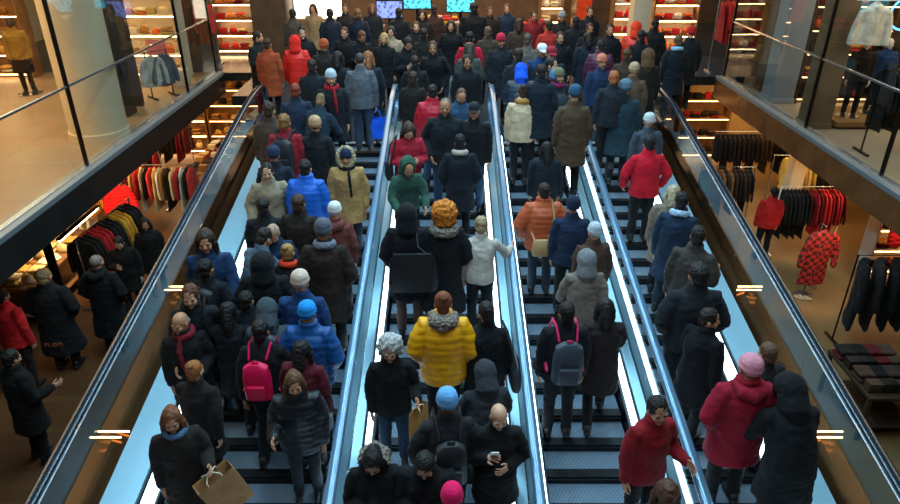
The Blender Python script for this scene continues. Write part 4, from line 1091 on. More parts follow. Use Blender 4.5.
LOWP = crowd('low', 'customers in the lower shops', [
 ('blackc', 97, 262, 178, 1.86, 'pocket', 'long', '#141414', BT, 'crop', '#9a8478', 'man with shaved head and long black hooded coat in the lower shop', dict(fur='hoodback', girth=1.12)),
 ('dkhair', 119, 243, 20, 1.70, 'phone1', 'coat', '#17130f', BT, 'short', '#1d120c', 'dark haired person in black coat behind the man with shaved head', {}),
 ('dk145', 145, 224, 24, 1.68, 'stand', 'coat', '#1a1410', BT, 'long', '#20140c', 'dark haired woman browsing beside the bright red garment', {}),
 ('backprint', 44, 276, 184, 1.88, 'pocket', 'long', '#1a1613', BT, 'short', '#b08a5a', 'fair haired person in long black coat with orange print on its hem', dict(girth=1.2)),
 ('redl', 2, 296, 170, 1.84, 'stand', 'jacket', '#c01818', '#2a1a14', 'short', '#2a1a12', 'person in red jacket beside the printed black coat in the lower shop', {}),
 ('leftdark', 12, 358, 150, 1.86, 'carryR', 'coat', '#15110e', BT, 'short', '#1d120c', 'person in black coat below the red jacket at the picture edge', {}),
 ('redr', 774, 192, 176, 1.70, 'stand', 'jacket', '#a81a1a', BT, 'short', '#20150e', 'dark haired customer in red jacket by the white clothes rail', {}),
])
# ------------------------------------------------------------------ what they carry
backpack(E1['redslv'], '#2a2b30', 'dark grey backpack on the ginger haired person with red sleeves', s=1.05)
backpack(E1['darkback'], '#e0124e', 'bright magenta backpack on the black jacket', s=.9)
backpack(E1['brown1'], '#17191c', 'bulky black backpack by the outer glass balustrade', s=1.1)
backpack(E1['plaid'], '#2a3138', 'grey backpack on the stooping person in grey coat')
backpack(E3['pinkstrap'], '#3a424c', 'grey backpack with pink shoulder straps', '#e02860')
backpack(E3['bluehat'], '#26303a', 'slate backpack on the man in blue grey beanie at the escalator top')
backpack(TOP['redbk'], '#16181b', 'black backpack on the crimson jacket', s=.9)
backpack(E2['lightblue'], '#2c2d30', 'charcoal backpack on the pale blue beanie wearer', s=.9)
shopping_bag(TOP['greyjkt'], -1, '#1458d8', 'bright blue shopping bag held by the man in grey jacket', .34, .36, .18, 0, handle='#1458d8')
shopping_bag(E1['whitebag'], 1, '#a47b50', 'large tan paper shopping bag held out over the bare steps', .36, .46, .16, 40, (0, -20), drop=.05)
shopping_bag(E2['whitehair'], 1, '#b8843c', 'mustard tan shopping bag on the arm of the white haired woman', .26, .34, .10, 70, drop=.04)
shoulder_bag(E2['blackbag'], -1, '#17161b', 'huge black shoulder bag on the black hooded person', .58, .48, .30, 1.02)
shoulder_bag(E3['rust'], 1, '#b08a5c', 'tan handbag hanging on the back of the rust coat', .24, .24, .32, .92)
shoulder_bag(E2['redphone'], -1, '#1c1c1f', 'black shoulder bag of the woman in red jacket', .30, .26, 0, .95)
shoulder_bag(E2['nextyellow'], -1, '#34373b', 'dark grey holdall on the shoulder of the black coat beside yellow', .46, .30, 0, .90, .32)
shoulder_bag(TOP['checkphone'], 1, '#20180f', 'dark brown shoulder bag of the man looking at a phone', .28, .24, 0, .95)
shopping_bag(LOWP['backprint'], 1, '#7a4a22', 'brown wicker look shopping bag beside the printed black coat', .42, .34, .2, 0, drop=.10, handle='#5a3418')
shopping_bag(LOWP['blackc'], -1, '#161412', 'black shopping bag hanging beside the man with shaved head', .34, .34, .14, 60, drop=.12, handle='#161412')
phone_in_hand(E2['bald'], -1, 'white phone in the hand of the bald man')
phone_in_hand(TOP['checkphone'], -1, 'phone in the hands of the dark haired man on the landing')

# faded orange lettering on the back hem of the long black coat
tc = bpy.data.curves.new('print', 'FONT'); tc.body = 'n.on'; tc.size = .13; tc.extrude = .004; tc.align_x = 'CENTER'
to = bpy.data.objects.new('tmp', tc); COL.objects.link(to)
dg = bpy.context.evaluated_depsgraph_get(); dg.update()
tm = bpy.data.meshes.new_from_object(to.evaluated_get(dg)); bpy.data.objects.remove(to)
tm.materials.clear(); tm.materials.append(None)
link('print', tm, mat('print_orange', hexc('#a8542c'), .7), LOWP['backprint'], Matrix.Translation((0, .215, .56)) @ Matrix.Rotation(R(180), 4, 'Z') @ Matrix.Rotation(R(90), 4, 'X'))
# ================================================================== shops
_gm = {}
def garment_mesh(kind):
    """a garment on a hanger; hanger hook at the origin, width along x, depth along y, hanging down -z"""
    if kind in _gm: return _gm[kind]
    b = NB()
    if kind in ('jacket', 'coat', 'shirt', 'puffer', 'hoodie', 'dress'):
        h = {'jacket': .74, 'coat': 1.06, 'shirt': .70, 'puffer': .72, 'hoodie': .70, 'dress': 1.0}[kind]
        d = {'jacket': .055, 'coat': .06, 'shirt': .03, 'puffer': .085, 'hoodie': .075, 'dress': .05}[kind]
        wb = .30 if kind == 'dress' else .235
        loftz(b, [(-.06-h, 0, 0, wb+.015, d*1.15), (-.06-h*.6, 0, 0, wb-.01, d*1.1), (-.30, 0, 0, .21, d*1.2), (-.17, 0, 0, .215, d), (-.12, 0, 0, .15, d*.9), (-.07, 0, 0, .075, d*.9), (-.045, 0, 0, .06, d*.8)], 20)
        if kind != 'dress':
            for s in (1, -1):
                tube(b, [(s*.15, 0, -.14), (s*.215, .0, -.20), (s*.275, -.015, -.40), (s*.30, -.035, -.62), (s*.30, -.05, -.72)], [.04+d*.4, .045+d*.4, .04+d*.35, .038+d*.3, .036+d*.3], 10)
        if kind == 'hoodie': tube(b, [(-.08, .02, -.08), (0, .07, -.04), (.08, .02, -.08)], [.05, .07, .05], 12)
        me = remesh(b, .016, 2)
    else:  # trousers over a bar
        for s in (1, -1): tube(b, [(s*.09, 0, -.12), (s*.09, 0, -.5), (s*.085, 0, -1.0)], [.085, .08, .07], 10, True, .45)
        box(b, (0, 0, -.14), (.32, .07, .08), None, .02)
        me = remesh(b, .016, 2)
    if kind == 'puffer': displace(me, lambda c: .016*(abs(math.sin(PI*c.z/.085))**.5-.7))
    else: displace(me, lambda c: .016*noise.noise(V3(c.x*16, c.y*9, c.z*4))+.006*noise.noise(c*25))
    me.materials.append(None); _gm[kind] = me
    return me
b = NB()
tube(b, [(0, 0, -.055), (0, 0, 0), (.015, 0, .012), (.018, 0, .03), (.009, 0, .041), (0, 0, .044), (-.012, 0, .041), (-.018, 0, .03)], .003, 6)
tube(b, [(-.20, 0, -.12), (0, 0, -.055), (.20, 0, -.12)], .008, 6)
HANGER = finish(b); HANGER.materials.append(None)
M_wood = mat('hanger_wood', hexc('#7a5230'), .4)
def garment(kind, loc, rz, col, label, group=None, name=None, s=1.0, thin=1.0, jit=5):
    o = link(name or {'trousers': 'hanging_trousers'}.get(kind, 'hanging_'+kind), garment_mesh(kind), fabric(col))
    o.location = loc; o.rotation_euler = (R(rnd.uniform(-2, 2)), 0, R(rz+rnd.uniform(-jit, jit))); o.scale = (s, s*thin, s)
    tag(o, label, {'trousers': 'trousers'}.get(kind, kind), group)
    link('hanger', HANGER, M_wood, o)
    return o
def rack(x0, x1, y0, y1, z, h, label, m=None):
    """clothes rail between two points"""
    m = m or M_steel
    c = V3((x0+x1)/2, (y0+y1)/2, z); L = math.hypot(x1-x0, y1-y0); a = math.atan2(y1-y0, x1-x0)
    t = thing('clothes_rack', label, 'clothes rack', c, a)
    b = NB(); tube(b, [(-L/2, 0, h), (L/2, 0, h)], .008, 8); obj('rail', b, m, t)
    for s in (-1, 1):
        b = NB(); tube(b, [(s*(L/2-.02), 0, .03), (s*(L/2-.02), 0, h)], .016, 8); obj('post', b, m, t)
        b = NB(); box(b, (s*(L/2-.02), 0, .02), (.05, .5, .035), None, .01); obj('foot', b, m, t)
    return t
def fill_rack(x0, x1, y0, y1, z, h, n, kinds, cols, label, group):
    a = math.degrees(math.atan2(y1-y0, x1-x0))
    sp = math.hypot(x1-x0, y1-y0)/(n+1)
    for i in range(n):
        u = (i+1)/(n+1)
        k = kinds[i % len(kinds)]
        garment(k, (x0+(x1-x0)*u, y0+(y1-y0)*u, z+h-.032), a+90, cols[(i*7+i//3) % len(cols)], label, group, thin=min(1.0, sp*.92/(.24 if k == 'puffer' else .19)), jit=1.2)
def shelf_unit(name, x0, x1, y, z, h, d, levels, label, m, facing=-1, lamp=True, back=None):
    """shelving against a wall; front faces -y"""
    t = thing(name, label, 'shelves', ((x0+x1)/2, y, z)); w = x1-x0
    b = NB(); bx(b, -w/2, w/2, d-.02, d, 0, h); obj('back_panel', b, back or m, t, False)
    for s in (-1, 1):
        b = NB(); bx(b, s*w/2-.02, s*w/2+.02, 0, d-.021, 0, h, .004); obj('upright', b, m, t)
    for i in range(levels):
        zz = .12+i*(h-.2)/max(1, levels-1) if levels > 1 else h*.5
        b = NB(); bx(b, -w/2+.021, w/2-.021, .01, d-.022, zz-.015, zz+.015, .004); obj('shelf', b, m, t)
        if lamp:
            b = NB(); bx(b, -w/2+.04, w/2-.04, .0, .035, zz-.035, zz-.016); obj('shelf_lamp', b, M_warmtube if lamp == 2 else M_warmdim, t, False)
    return t, [z+.12+i*(h-.2)/max(1, levels-1)+.016 for i in range(levels)]
_fold = []
for q in range(3):
    b = NB(); box(b, (0, 0, .03), (.26, .30, .06), None, .022)
    box(b, (0, -.10, .062), (.20, .08, .02), None, .008)
    me = remesh(b, .014, 2); displace(me, lambda c: .010*noise.noise(c*14+V3(q*7, 0, 0))); me.materials.append(None); _fold.append(me)
b = NB(); loftz(b, [(0, 0, 0, .10, .08), (.02, 0, 0, .11, .09), (.09, 0, 0, .10, .085), (.13, 0, 0, .06, .05), (.145, 0, 0, .015, .015)], 16); torus(b, (0, 0, .02), .12, .10, .018, None, 18, 6)
HATM = finish(b); HATM.materials.append(None)
b = NB(); box(b, (0, 0, .08), (.22, .16, .16), None, .008); box(b, (0, 0, .162), (.23, .17, .03), None, .006)
BOXM = finish(b, True, 30); BOXM.materials.append(None)
b = NB(); loftz(b, [(0, 0, 0, .09, .05), (.02, 0, 0, .12, .07), (.14, 0, 0, .11, .06), (.2, 0, 0, .07, .035), (.21, 0, 0, .03, .02)], 16, .6); torus(b, (0, 0, .24), .055, .055, .008, Matrix.Rotation(R(90), 3, 'X'), 16, 6)
PURSE = finish(b); PURSE.materials.append(None)
def goods(kind, loc, col, label, group, rz=0, s=1.0):
    me = {'folded_garment': rnd.choice(_fold), 'hat': HATM, 'gift_box': BOXM, 'handbag': PURSE}[kind]
    o = link(kind, me, fabric(col) if kind != 'gift_box' else mat('card_'+col, hexc(col), .5)); o.location = loc; o.rotation_euler.z = R(rz+rnd.uniform(-4, 4)); o.scale = (s, s, s*rnd.uniform(.85, 1.0))
    return tag(o, label, {'folded_garment': 'clothing', 'gift_box': 'box'}.get(kind, kind), group)
def stock(x0, x1, y, zs, step, kinds, cols, label, group, d=.18, pile=1, skip=0.0):
    i = 0
    for z in zs:
        x = x0+.16
        while x < x1-.12:
            i += 1
            if rnd.random() >= skip:
                k = kinds[i % len(kinds)]
                for p in range(pile if k == 'folded_garment' else 1):
                    goods(k, (x+rnd.uniform(-.01, .01), y+d, z+.010+p*.092), cols[(i*5+p*3+i//4) % len(cols)], label, group, 0, .95)
            x += step
GOLD = ['#c99a4a', '#a8742c', '#d9b878', '#8a5a24', '#e0c890', '#6a4420']
REDS = ['#b01c1c', '#7a1616', '#c8302a', '#2a1a16', '#5a1414', '#1b1715']
DARKS = ['#1b1715', '#2a211c', '#1f1f22', '#3a2a20', '#15130f', '#4a3424']
MIX = ['#b01c1c', '#1b1715', '#c9a050', '#d8c8a8', '#3a2418', '#7a1616', '#8a6a3a', '#20242c']
CREAM = ['#d8c8a0', '#e6d9b8', '#c9b070', '#b89a48', '#efe4cc']
M_shelf = mat('shelf_oak', hexc('#8a6238'), .5, var=.2, vscale=4)
M_shelfdark = mat('shelf_dark', hexc('#3a2818'), .5, var=.2, vscale=4)
M_shelfwhite = mat('shelf_white', hexc('#d9cdb8'), .5)

# ---- lower shop on the side of the cream column
t, zs = shelf_unit('wall_shelving', -9.6, -7.6, 20.45, LOW, 2.6, .5, 6, 'oak wall shelving with warm strip lights at the far end of the lower shop', M_shelf, lamp=2)
stock(-9.55, -7.65, 20.45, zs[:-1], .285, ['folded_garment', 'hat', 'handbag', 'folded_garment'], GOLD+DARKS[:3], 'tan, gold or dark item on the warm lit oak wall shelving', 'goods on the oak wall shelving', pile=2)
t, zs = shelf_unit('wall_shelving', -7.5, -5.5, 20.45, LOW, 2.6, .5, 6, 'oak wall shelving behind the outer handrail top in the lower shop', M_shelf, lamp=1)
stock(-7.45, -5.55, 20.45, zs[:-1], .285, ['handbag', 'folded_garment', 'gift_box', 'hat'], GOLD+MIX, 'bag, hat, box or folded item on the shelving behind the outer handrail top', 'goods on the shelving behind the handrail', pile=2)
rack(-9.4, -7.4, 18.6, 18.6, LOW, 1.55, 'clothes rack of dark and wine red clothes in front of the oak wall shelving')
fill_rack(-9.4, -7.4, 18.6, 18.6, LOW, 1.55, 16, ['jacket', 'dress', 'shirt'], DARKS+['#6a1a1e', '#8a1c20'], 'dark or wine red garment on the rack in front of the oak wall shelving', 'garments on the farthest lower rack')
rack(-9.3, -7.3, 16.2, 16.2, LOW, 1.6, 'clothes rack of red, black and tan clothes in the middle of the lower shop')
fill_rack(-9.3, -7.3, 16.2, 16.2, LOW, 1.6, 15, ['coat', 'jacket', 'dress', 'shirt'], ['#b8201c', '#1b1715', '#c99a5a', '#d8c8a8', '#8a1a1a', '#241a16'], 'red, black or tan garment on the middle lower rack', 'garments on the middle lower rack')
rack(-9.0, -7.3, 14.0, 14.0, LOW, 1.6, 'clothes rack of mustard and cream clothes in the lower shop')
fill_rack(-9.0, -7.9, 14.0, 14.0, LOW, 1.6, 8, ['coat', 'shirt'], ['#d8a020', '#c98a14', '#e0c070', '#b8341c', '#e6d9b8'], 'mustard or cream garment on the lower rack beside the bright red one', 'mustard garments')
garment('puffer', (-7.42, 14.0, LOW+1.568), 20, '#e01818', 'bright red jacket hanging at the end of the mustard rack', None, 'hanging_jacket')
rack(-9.75, -9.45, 9.6, 12.4, LOW, 1.6, 'clothes rack of black coats under the gallery by the lit tube')
fill_rack(-9.75, -9.45, 9.6, 12.4, LOW, 1.6, 16, ['coat', 'jacket'], DARKS, 'black or dark brown coat on the rack under the gallery by the lit tube', 'black coats under the gallery')
def table(x0, x1, y0, y1, z, h, label, m, cloth=None):
    t = thing('display_table', label, 'table', ((x0+x1)/2, (y0+y1)/2, z)); w = x1-x0; d = y1-y0
    b = NB(); bx(b, -w/2, w/2, -d/2, d/2, h-.05, h, .01); obj('tabletop', b, m, t)
    for sx in (-1, 1):
        for sy in (-1, 1):
            b = NB(); bx(b, sx*(w/2-.04)-.03, sx*(w/2-.04)+.03, sy*(d/2-.04)-.03, sy*(d/2-.04)+.03, 0, h-.05, .005); obj('leg', b, m, t)
    b = NB(); bx(b, -w/2+.05, w/2-.05, -d/2+.05, d/2-.05, .2, .23, .005); obj('lower_shelf', b, m, t)
    return t
def stock_table(x0, x1, y0, y1, z, nx, ny, kinds, cols, label, group, pile=2):
    i = 0
    for a in range(nx):
        for c in range(ny):
            i += 1; k = kinds[i % len(kinds)]
            for p in range(pile if k == 'folded_garment' else 1):
                goods(k, (x0+(x1-x0)*(a+.5)/nx, y0+(y1-y0)*(c+.5)/ny, z+.010+p*.092), cols[(i*5+p*2) % len(cols)], label, group, 0, .9)
table(-8.75, -7.6, 10.6, 12.9, LOW, .85, 'oak display table of cream and gold goods behind the man with shaved head', M_shelf)
stock_table(-8.7, -7.65, 10.65, 12.85, LOW+.85, 4, 7, ['folded_garment', 'hat', 'handbag', 'folded_garment'], CREAM+GOLD, 'cream or gold item on the oak table behind the man with shaved head', 'goods on the oak table')
table(-8.6, -7.6, 8.2, 9.6, LOW, .85, 'dark display table of gold goods beside the printed black coat', M_shelfdark)
stock_table(-8.55, -7.65, 8.25, 9.55, LOW+.85, 3, 4, ['hat', 'folded_garment', 'handbag'], GOLD, 'gold or brown item on the dark table beside the printed black coat', 'goods on the dark table')
table(-7.0, -6.0, 16.6, 19.4, LOW, .8, 'oak display table of small goods near the inner brown wall', M_shelf)
stock_table(-6.95, -6.05, 16.65, 19.35, LOW+.8, 3, 8, ['gift_box', 'folded_garment', 'hat'], GOLD+MIX, 'small item on the oak table near the inner brown wall', 'goods near the inner wall')
def tube_lamp(x0, y0, x1, y1, z, label, m=None):
    c = V3((x0+x1)/2, (y0+y1)/2, z); L = math.hypot(x1-x0, y1-y0)
    t = thing('linear_lamp', label, 'lamp', c, math.atan2(y1-y0, x1-x0))
    b = NB(); bx(b, -L/2, L/2, -.035, .035, .021, .06, .006); obj('housing', b, M_blackmetal, t)
    b = NB(); tube(b, [(-L/2+.03, 0, 0), (L/2-.03, 0, 0)], .02, 8); obj('lamp_tube', b, m or M_warmtube, t)
    for s in (-1, 1):
        b = NB(); tube(b, [(s*L*.35, 0, .06), (s*L*.35, 0, -.52-z)], .006, 6); obj('hanging_rod', b, M_blackmetal, t)
    return t
tube_lamp(-6.42, 9.9, -6.42, 11.3, -.85, 'glowing tube lamp hanging just under the black fascia')
tube_lamp(-8.2, 14.9, -6.8, 14.9, -.95, 'glowing tube lamp above the mustard rack')
tube_lamp(-8.4, 17.4, -7.0, 17.4, -1.0, 'glowing tube lamp above the farthest lower racks')
b = NB(); bx(b, -10.2, -10.16, 9.2, 12.6, LOW, LOW+2.2)
tag(obj('partition_panel', b, M_shelfdark, None, False), kind='structure')

# ---- lower shop on the side of the bronze fascia
t, zs = shelf_unit('wall_shelving', 7.0, 8.5, 20.05, LOW, 1.9, .5, 4, 'wall shelving of dark clothes below the bright yellow wall', M_shelf, lamp=1)
stock(7.05, 8.45, 20.05, zs, .28, ['folded_garment', 'handbag'], DARKS+REDS[:2], 'dark folded item or bag on the shelving below the bright yellow wall', 'goods below the bright yellow wall', pile=2)
t, zs = shelf_unit('wall_shelving', 5.2, 6.8, 20.05, LOW, 2.5, .5, 5, 'wall shelving behind the other outer handrail top', M_shelf, lamp=1)
stock(5.25, 6.75, 20.05, zs[:-1], .285, ['folded_garment', 'handbag', 'gift_box'], MIX, 'folded item, bag or box on the shelving behind the other outer handrail', 'goods behind the other handrail', pile=2)
t = thing('wall_picture', 'square dark gold picture on the bright yellow wall', 'picture', (8.75, 20.58, -.95))
b = NB(); 
for a in ((-.3, -.26, -.3, .3), (.26, .3, -.3, .3), (-.259, .259, -.3, -.26), (-.259, .259, .26, .3)): bx(b, a[0], a[1], -.04, 0, a[2], a[3])
obj('picture_frame', b, M_shelfdark, t, False)
b = NB(); bx(b, -.26, .26, -.02, -.005, -.26, .26); obj('canvas', b, mat('canvas_gold', hexc('#8a7020'), .6, var=.3, vscale=3), t, False)
rack(7.3, 9.7, 18.0, 18.0, LOW, 1.5, 'clothes rack of dark brown clothes under the bright yellow wall')
fill_rack(7.3, 9.7, 18.0, 18.0, LOW, 1.5, 18, ['jacket', 'shirt', 'coat'], DARKS+['#5a2418'], 'dark brown garment on the rack under the bright yellow wall', 'dark garments under the yellow wall')
rack(8.0, 9.9, 15.9, 15.9, LOW, 1.55, 'clothes rack of cream and yellow clothes in the lower shop')
fill_rack(8.3, 9.1, 15.9, 15.9, LOW, 1.55, 6, ['coat', 'shirt'], ['#d8c060', '#e0d090', '#c9a840', '#e6dcb0'], 'pale yellow garment on the rack beside the red jacket customer', 'pale yellow garments')
fill_rack(9.15, 9.85, 15.9, 15.9, LOW, 1.55, 6, ['coat', 'jacket'], DARKS, 'dark garment hung beside the pale yellow ones', 'dark garments beside the yellow ones')
M_whiterail = mat('rail_white', hexc('#e6ded0'), .35)
rack(7.2, 8.7, 13.7, 13.7, LOW, 1.6, 'white clothes rack of black and crimson clothes', M_whiterail)
fill_rack(7.2, 7.9, 13.7, 13.7, LOW, 1.6, 7, ['coat', 'jacket'], ['#15130f', '#1d1a18'], 'black garment on the white clothes rack', 'black garments on the white rack')
fill_rack(7.9, 8.65, 13.7, 13.7, LOW, 1.6, 8, ['jacket', 'shirt', 'coat'], ['#a01c20', '#7a1418', '#c0282a', '#5a1014'], 'crimson garment on the white clothes rack', 'crimson garments on the white rack')
def stand(loc, h, label):
    t = thing('garment_stand', label, 'stand', loc)
    b = NB(); lathe(b, [(.0, 0), (.19, .002), (.19, .02), (.03, .035), (.014, .06), (.014, h)], 20); obj('pole', b, M_steel, t)
    b = NB(); tube(b, [(0, 0, h), (0, -.10, h+.01), (0, -.14, h-.0)], .010, 6); obj('hook_arm', b, M_steel, t)
    return t
stand((7.15, 11.75, LOW), 1.62, 'steel garment stand holding the red plaid coat')
M_plaid = mat('fabric_plaid', hexc('#8a1a18'), .8)
def plaid_nodes(m):
    nt = m.node_tree; bs = nt.nodes['Principled BSDF']; tc = nt.nodes.new('ShaderNodeTexCoord')
    ck = nt.nodes.new('ShaderNodeTexChecker'); ck.inputs['Scale'].default_value = 14
    ck.inputs['Color1'].default_value = (*hexc('#b8241e'), 1); ck.inputs['Color2'].default_value = (*hexc('#4a1410'), 1)
    nt.links.new(tc.outputs['Object'], ck.inputs['Vector']); nt.links.new(ck.outputs['Color'], bs.inputs['Base Color'])
plaid_nodes(M_plaid)
g = garment('coat', (7.15, 11.6, LOW+1.60), 0, '#8a1a18', 'red plaid coat hanging alone on the steel stand', None, 'hanging_coat', 1.1); g.material_slots[0].material = M_plaid
rack(6.95, 8.75, 10.2, 10.2, LOW, 1.75, 'tall clothes rack of black coats under the bronze fascia', M_blackmetal)
for i, xx in enumerate((7.15, 7.42, 7.7, 7.98, 8.26, 8.54)):
    garment('coat', (xx, 10.2, LOW+1.718), 62+i*2, DARKS[i % 2], 'long black coat hanging on the tall rack under the bronze fascia', 'black coats on the tall rack', 'hanging_coat', 1.2)
garment('puffer', (8.95, 12.0, LOW+1.9), 15, '#d01a20', 'bright red jacket hanging above the shelf of hats under the bronze fascia', None, 'hanging_jacket', 1.05)
t, zs = shelf_unit('shelf_unit', 8.9, 10.6, 12.6, LOW, 2.1, .45, 5, 'low shelf unit of hats and folded clothes under the bronze fascia', M_shelfwhite, lamp=1)
stock(8.95, 10.55, 12.6, zs[:-1], .285, ['folded_garment', 'hat', 'folded_garment'], REDS+GOLD[:3], 'red, dark or gold item on the shelf unit under the bronze fascia', 'goods under the bronze fascia', pile=2)
table(6.0, 6.9, 7.6, 8.8, LOW, .8, 'dark table with dark folded goods under the bronze fascia', M_shelfdark)
stock_table(6.03, 6.87, 7.65, 8.75, LOW+.8, 4, 4, ['folded_garment', 'gift_box'], DARKS+['#5a1414'], 'dark item on the dark table under the bronze fascia', 'goods on the dark table under the bronze fascia')
tube_lamp(8.0, 14.6, 9.4, 14.6, -.9, 'glowing tube lamp above the white clothes rack')
tube_lamp(8.0, 11.6, 9.4, 11.6, -.9, 'glowing tube lamp above the shelf of hats')

rack(-6.95, -6.8, 11.2, 13.2, LOW, 1.55, 'clothes rack of mixed clothes running along the outer balustrade')
fill_rack(-6.95, -6.8, 11.2, 13.2, LOW, 1.55, 15, ['coat', 'jacket', 'shirt'], ['#15130f', '#a01c1c', '#1d1a18', '#c98a24', '#241a14', '#7a1616', '#d8c8a0'], 'garment on the mixed rack running along the outer balustrade', 'dark garments along the balustrade')
rack(-7.7, -6.1, 15.2, 15.2, LOW, 1.55, 'clothes rack of cream, red and tan clothes facing the outer handrail')
fill_rack(-7.7, -6.1, 15.2, 15.2, LOW, 1.55, 14, ['shirt', 'jacket', 'dress'], ['#d8b878', '#b01c1c', '#e0d0a8', '#8a5a24', '#1b1715', '#c8342a'], 'cream, red, tan or black garment on the rack facing the outer handrail', 'garments facing the outer handrail')
rack(6.0, 7.3, 15.2, 15.2, LOW, 1.5, 'clothes rack of dark and wine clothes beside the red jacket customer')
fill_rack(6.0, 7.3, 15.2, 15.2, LOW, 1.5, 12, ['jacket', 'coat', 'shirt'], ['#1b1715', '#3a2418', '#6a1a1e', '#2a211c', '#8a5a30'], 'dark, wine or tan garment on the rack beside the red jacket customer', 'garments beside the red jacket customer')
# ---- upper gallery behind the glass, cream column side
def mannequin(x, y, z, rz, cut, col, legs, label, head=None, pn='stand', H=1.75, skirt=None):
    t = thing('mannequin', label, 'mannequin', (x, y, z), R(rz)); s = H/1.72; t.scale = (s, s, s)
    D = pose(pn)
    mm = mat('mannequin_white', hexc('#cfc4b4'), .4) if not skirt else mat('mannequin_dark', hexc('#2a211c'), .4)
    link('body', body_mesh(pn), [mm, mm, mm, mm], t)
    link('jacket', top_mesh(pn, cut), fabric(col), t)
    if skirt:
        b = NB(); loftz(b, [(.50, 0, 0, .24, .19), (.7, 0, 0, .225, .175), (.95, 0, 0, .19, .145), (1.02, 0, 0, .16, .125)], 24)
        me = remesh(b, .016, 2); displace(me, lambda c: .012*noise.noise(V3(math.atan2(c.y, c.x)*4, 0, c.z))); me.materials.append(None); link('skirt', me, fabric(skirt), t)
        link('tights', leg_mesh(pn), fabric(legs), t).scale = (.82, .82, 1)
    else: link('trousers', leg_mesh(pn), fabric(legs), t)
    for sd in (1, -1): link('shoe', shoe_mesh(), mat('shoe_black', hexc('#151414'), .45), t, Matrix.Translation(D.leg[sd][2]))
    b = NB(); lathe(b, [(0, 0), (.27, 0), (.27, .012), (0, .014)], 24); o = obj('stand_base', b, M_steel, t); o.location.z = -.004
    return t
mannequin(-10.1, 16.2, .006, 12, 'jacket', '#8a6a24', '#141214', 'mannequin in mustard jacket and short black skirt behind the glass', skirt='#161416')
t, zs = shelf_unit('display_shelf', -8.9, -6.9, 17.8, 0, 2.6, .5, 6, 'brightly lit display shelf behind the glass next to the cream column', M_shelfwhite, lamp=2)
stock(-8.85, -6.95, 17.8, zs[:-1], .285, ['handbag', 'hat', 'folded_garment', 'gift_box'], CREAM+GOLD+['#d86a20', '#1b1715'], 'cream, gold or orange item on the brightly lit display shelf', 'goods on the bright display shelf', pile=2)
t, zs = shelf_unit('display_shelf', -12.4, -10.9, 17.8, 0, 2.6, .5, 6, 'lit display shelf of golden goods behind the mustard jacket mannequin', M_shelf, lamp=2)
stock(-12.35, -10.95, 17.8, zs[:-1], .285, ['folded_garment', 'handbag', 'hat'], GOLD+CREAM[:2]+['#1b1715'], 'golden, cream or black item on the lit shelf behind the mustard jacket mannequin', 'goods behind the mannequin', pile=2)
rack(-8.0, -6.5, 19.5, 19.5, 0, 1.7, 'clothes rack of red and dark dresses behind the glass')
fill_rack(-8.0, -6.5, 19.5, 19.5, 0, 1.7, 12, ['dress', 'coat', 'jacket'], REDS+['#c01c2a', '#20242c'], 'red or dark garment on the rack behind the glass', 'garments on the rack behind the glass')
t = thing('pink_poster', 'small pink poster board standing behind the glass', 'poster', (-7.2, 17.0, 0))
b = NB(); bx(b, -.24, .24, -.012, .012, .75, 1.12, .004); obj('board', b, mat('poster_pink', hexc('#d87a80'), .5, var=.2, vscale=12), t)
b = NB(); tube(b, [(0, .03, .02), (0, .03, 1.0)], .014, 8); box(b, (0, .03, .012), (.3, .2, .02), None, .005); obj('pole', b, M_blackmetal, t)
b = NB(); box(b, (0, 0, .2), (.36, .36, .4), None, .01); o = obj('display_plinth', b, M_shelfwhite); o.location = (-6.75, 17.05, 0.001); tag(o, 'white display plinth behind the glass near the red garments', 'plinth')
rack(-7.0, -6.62, 15.75, 16.15, 0, 1.05, 'low clothes stand behind the glass with one white and one grey garment', M_blackmetal)
garment('jacket', (-6.9, 15.85, 1.018), 40, '#d8d2c4', 'white cardigan on the low stand behind the glass', None, 'hanging_jacket', .95)
garment('jacket', (-6.72, 16.04, 1.018), 48, '#6a7078', 'grey jacket on the low stand behind the glass', None, 'hanging_jacket', .95)
b = NB(); bx(b, -7.45, -6.95, 15.05, 15.2, 0, 2.4); o = obj('black_panel', b, M_dark, None, False); tag(o, kind='structure')

# ---- upper gallery behind the glass, bronze side
t = thing('display_platform', 'low dark display platform under the white hoodie', 'platform', (8.6, 13.9, 0))
b = NB(); bx(b, -.8, .8, -.6, .6, .05, .16, .012); obj('deck', b, M_shelf, t); b = NB(); bx(b, -.74, .74, -.54, .54, 0, .049); obj('plinth_base', b, M_dark, t)
mannequin(8.25, 13.75, .165, -20, 'jacket', '#201a18', '#17151a', 'dark clothed mannequin on the platform below the white hoodie', H=1.55)
mannequin(8.85, 14.0, .165, -10, 'jacket', '#1d3a6a', '#1a1a1e', 'mannequin in denim blue jacket on the platform', H=1.5)
def ceil_rail(x, y, z, label):
    t = thing('hanging_rail', label, 'rail', (x, y, z))
    b = NB(); tube(b, [(-.5, 0, 0), (.5, 0, 0)], .012, 8); obj('rail', b, M_steel, t)
    for s in (-1, 1):
        b = NB(); tube(b, [(s*.45, 0, 0), (s*.45, 0, 3.6-z)], .005, 6); obj('hanging_rod', b, M_steel, t)
ceil_rail(7.95, 13.1, 2.5, 'steel rail hung from the ceiling carrying the white hoodie')
garment('hoodie', (7.86, 13.1, 2.464), -18, '#e8e0d0', 'white hooded sweatshirt hanging high behind the glass', None, 'hanging_hoodie', 1.0)
t = thing('neon_ring', 'blue neon ring on the dark shop wall behind the white hoodie', 'neon light', (8.75, 13.6, 2.2))
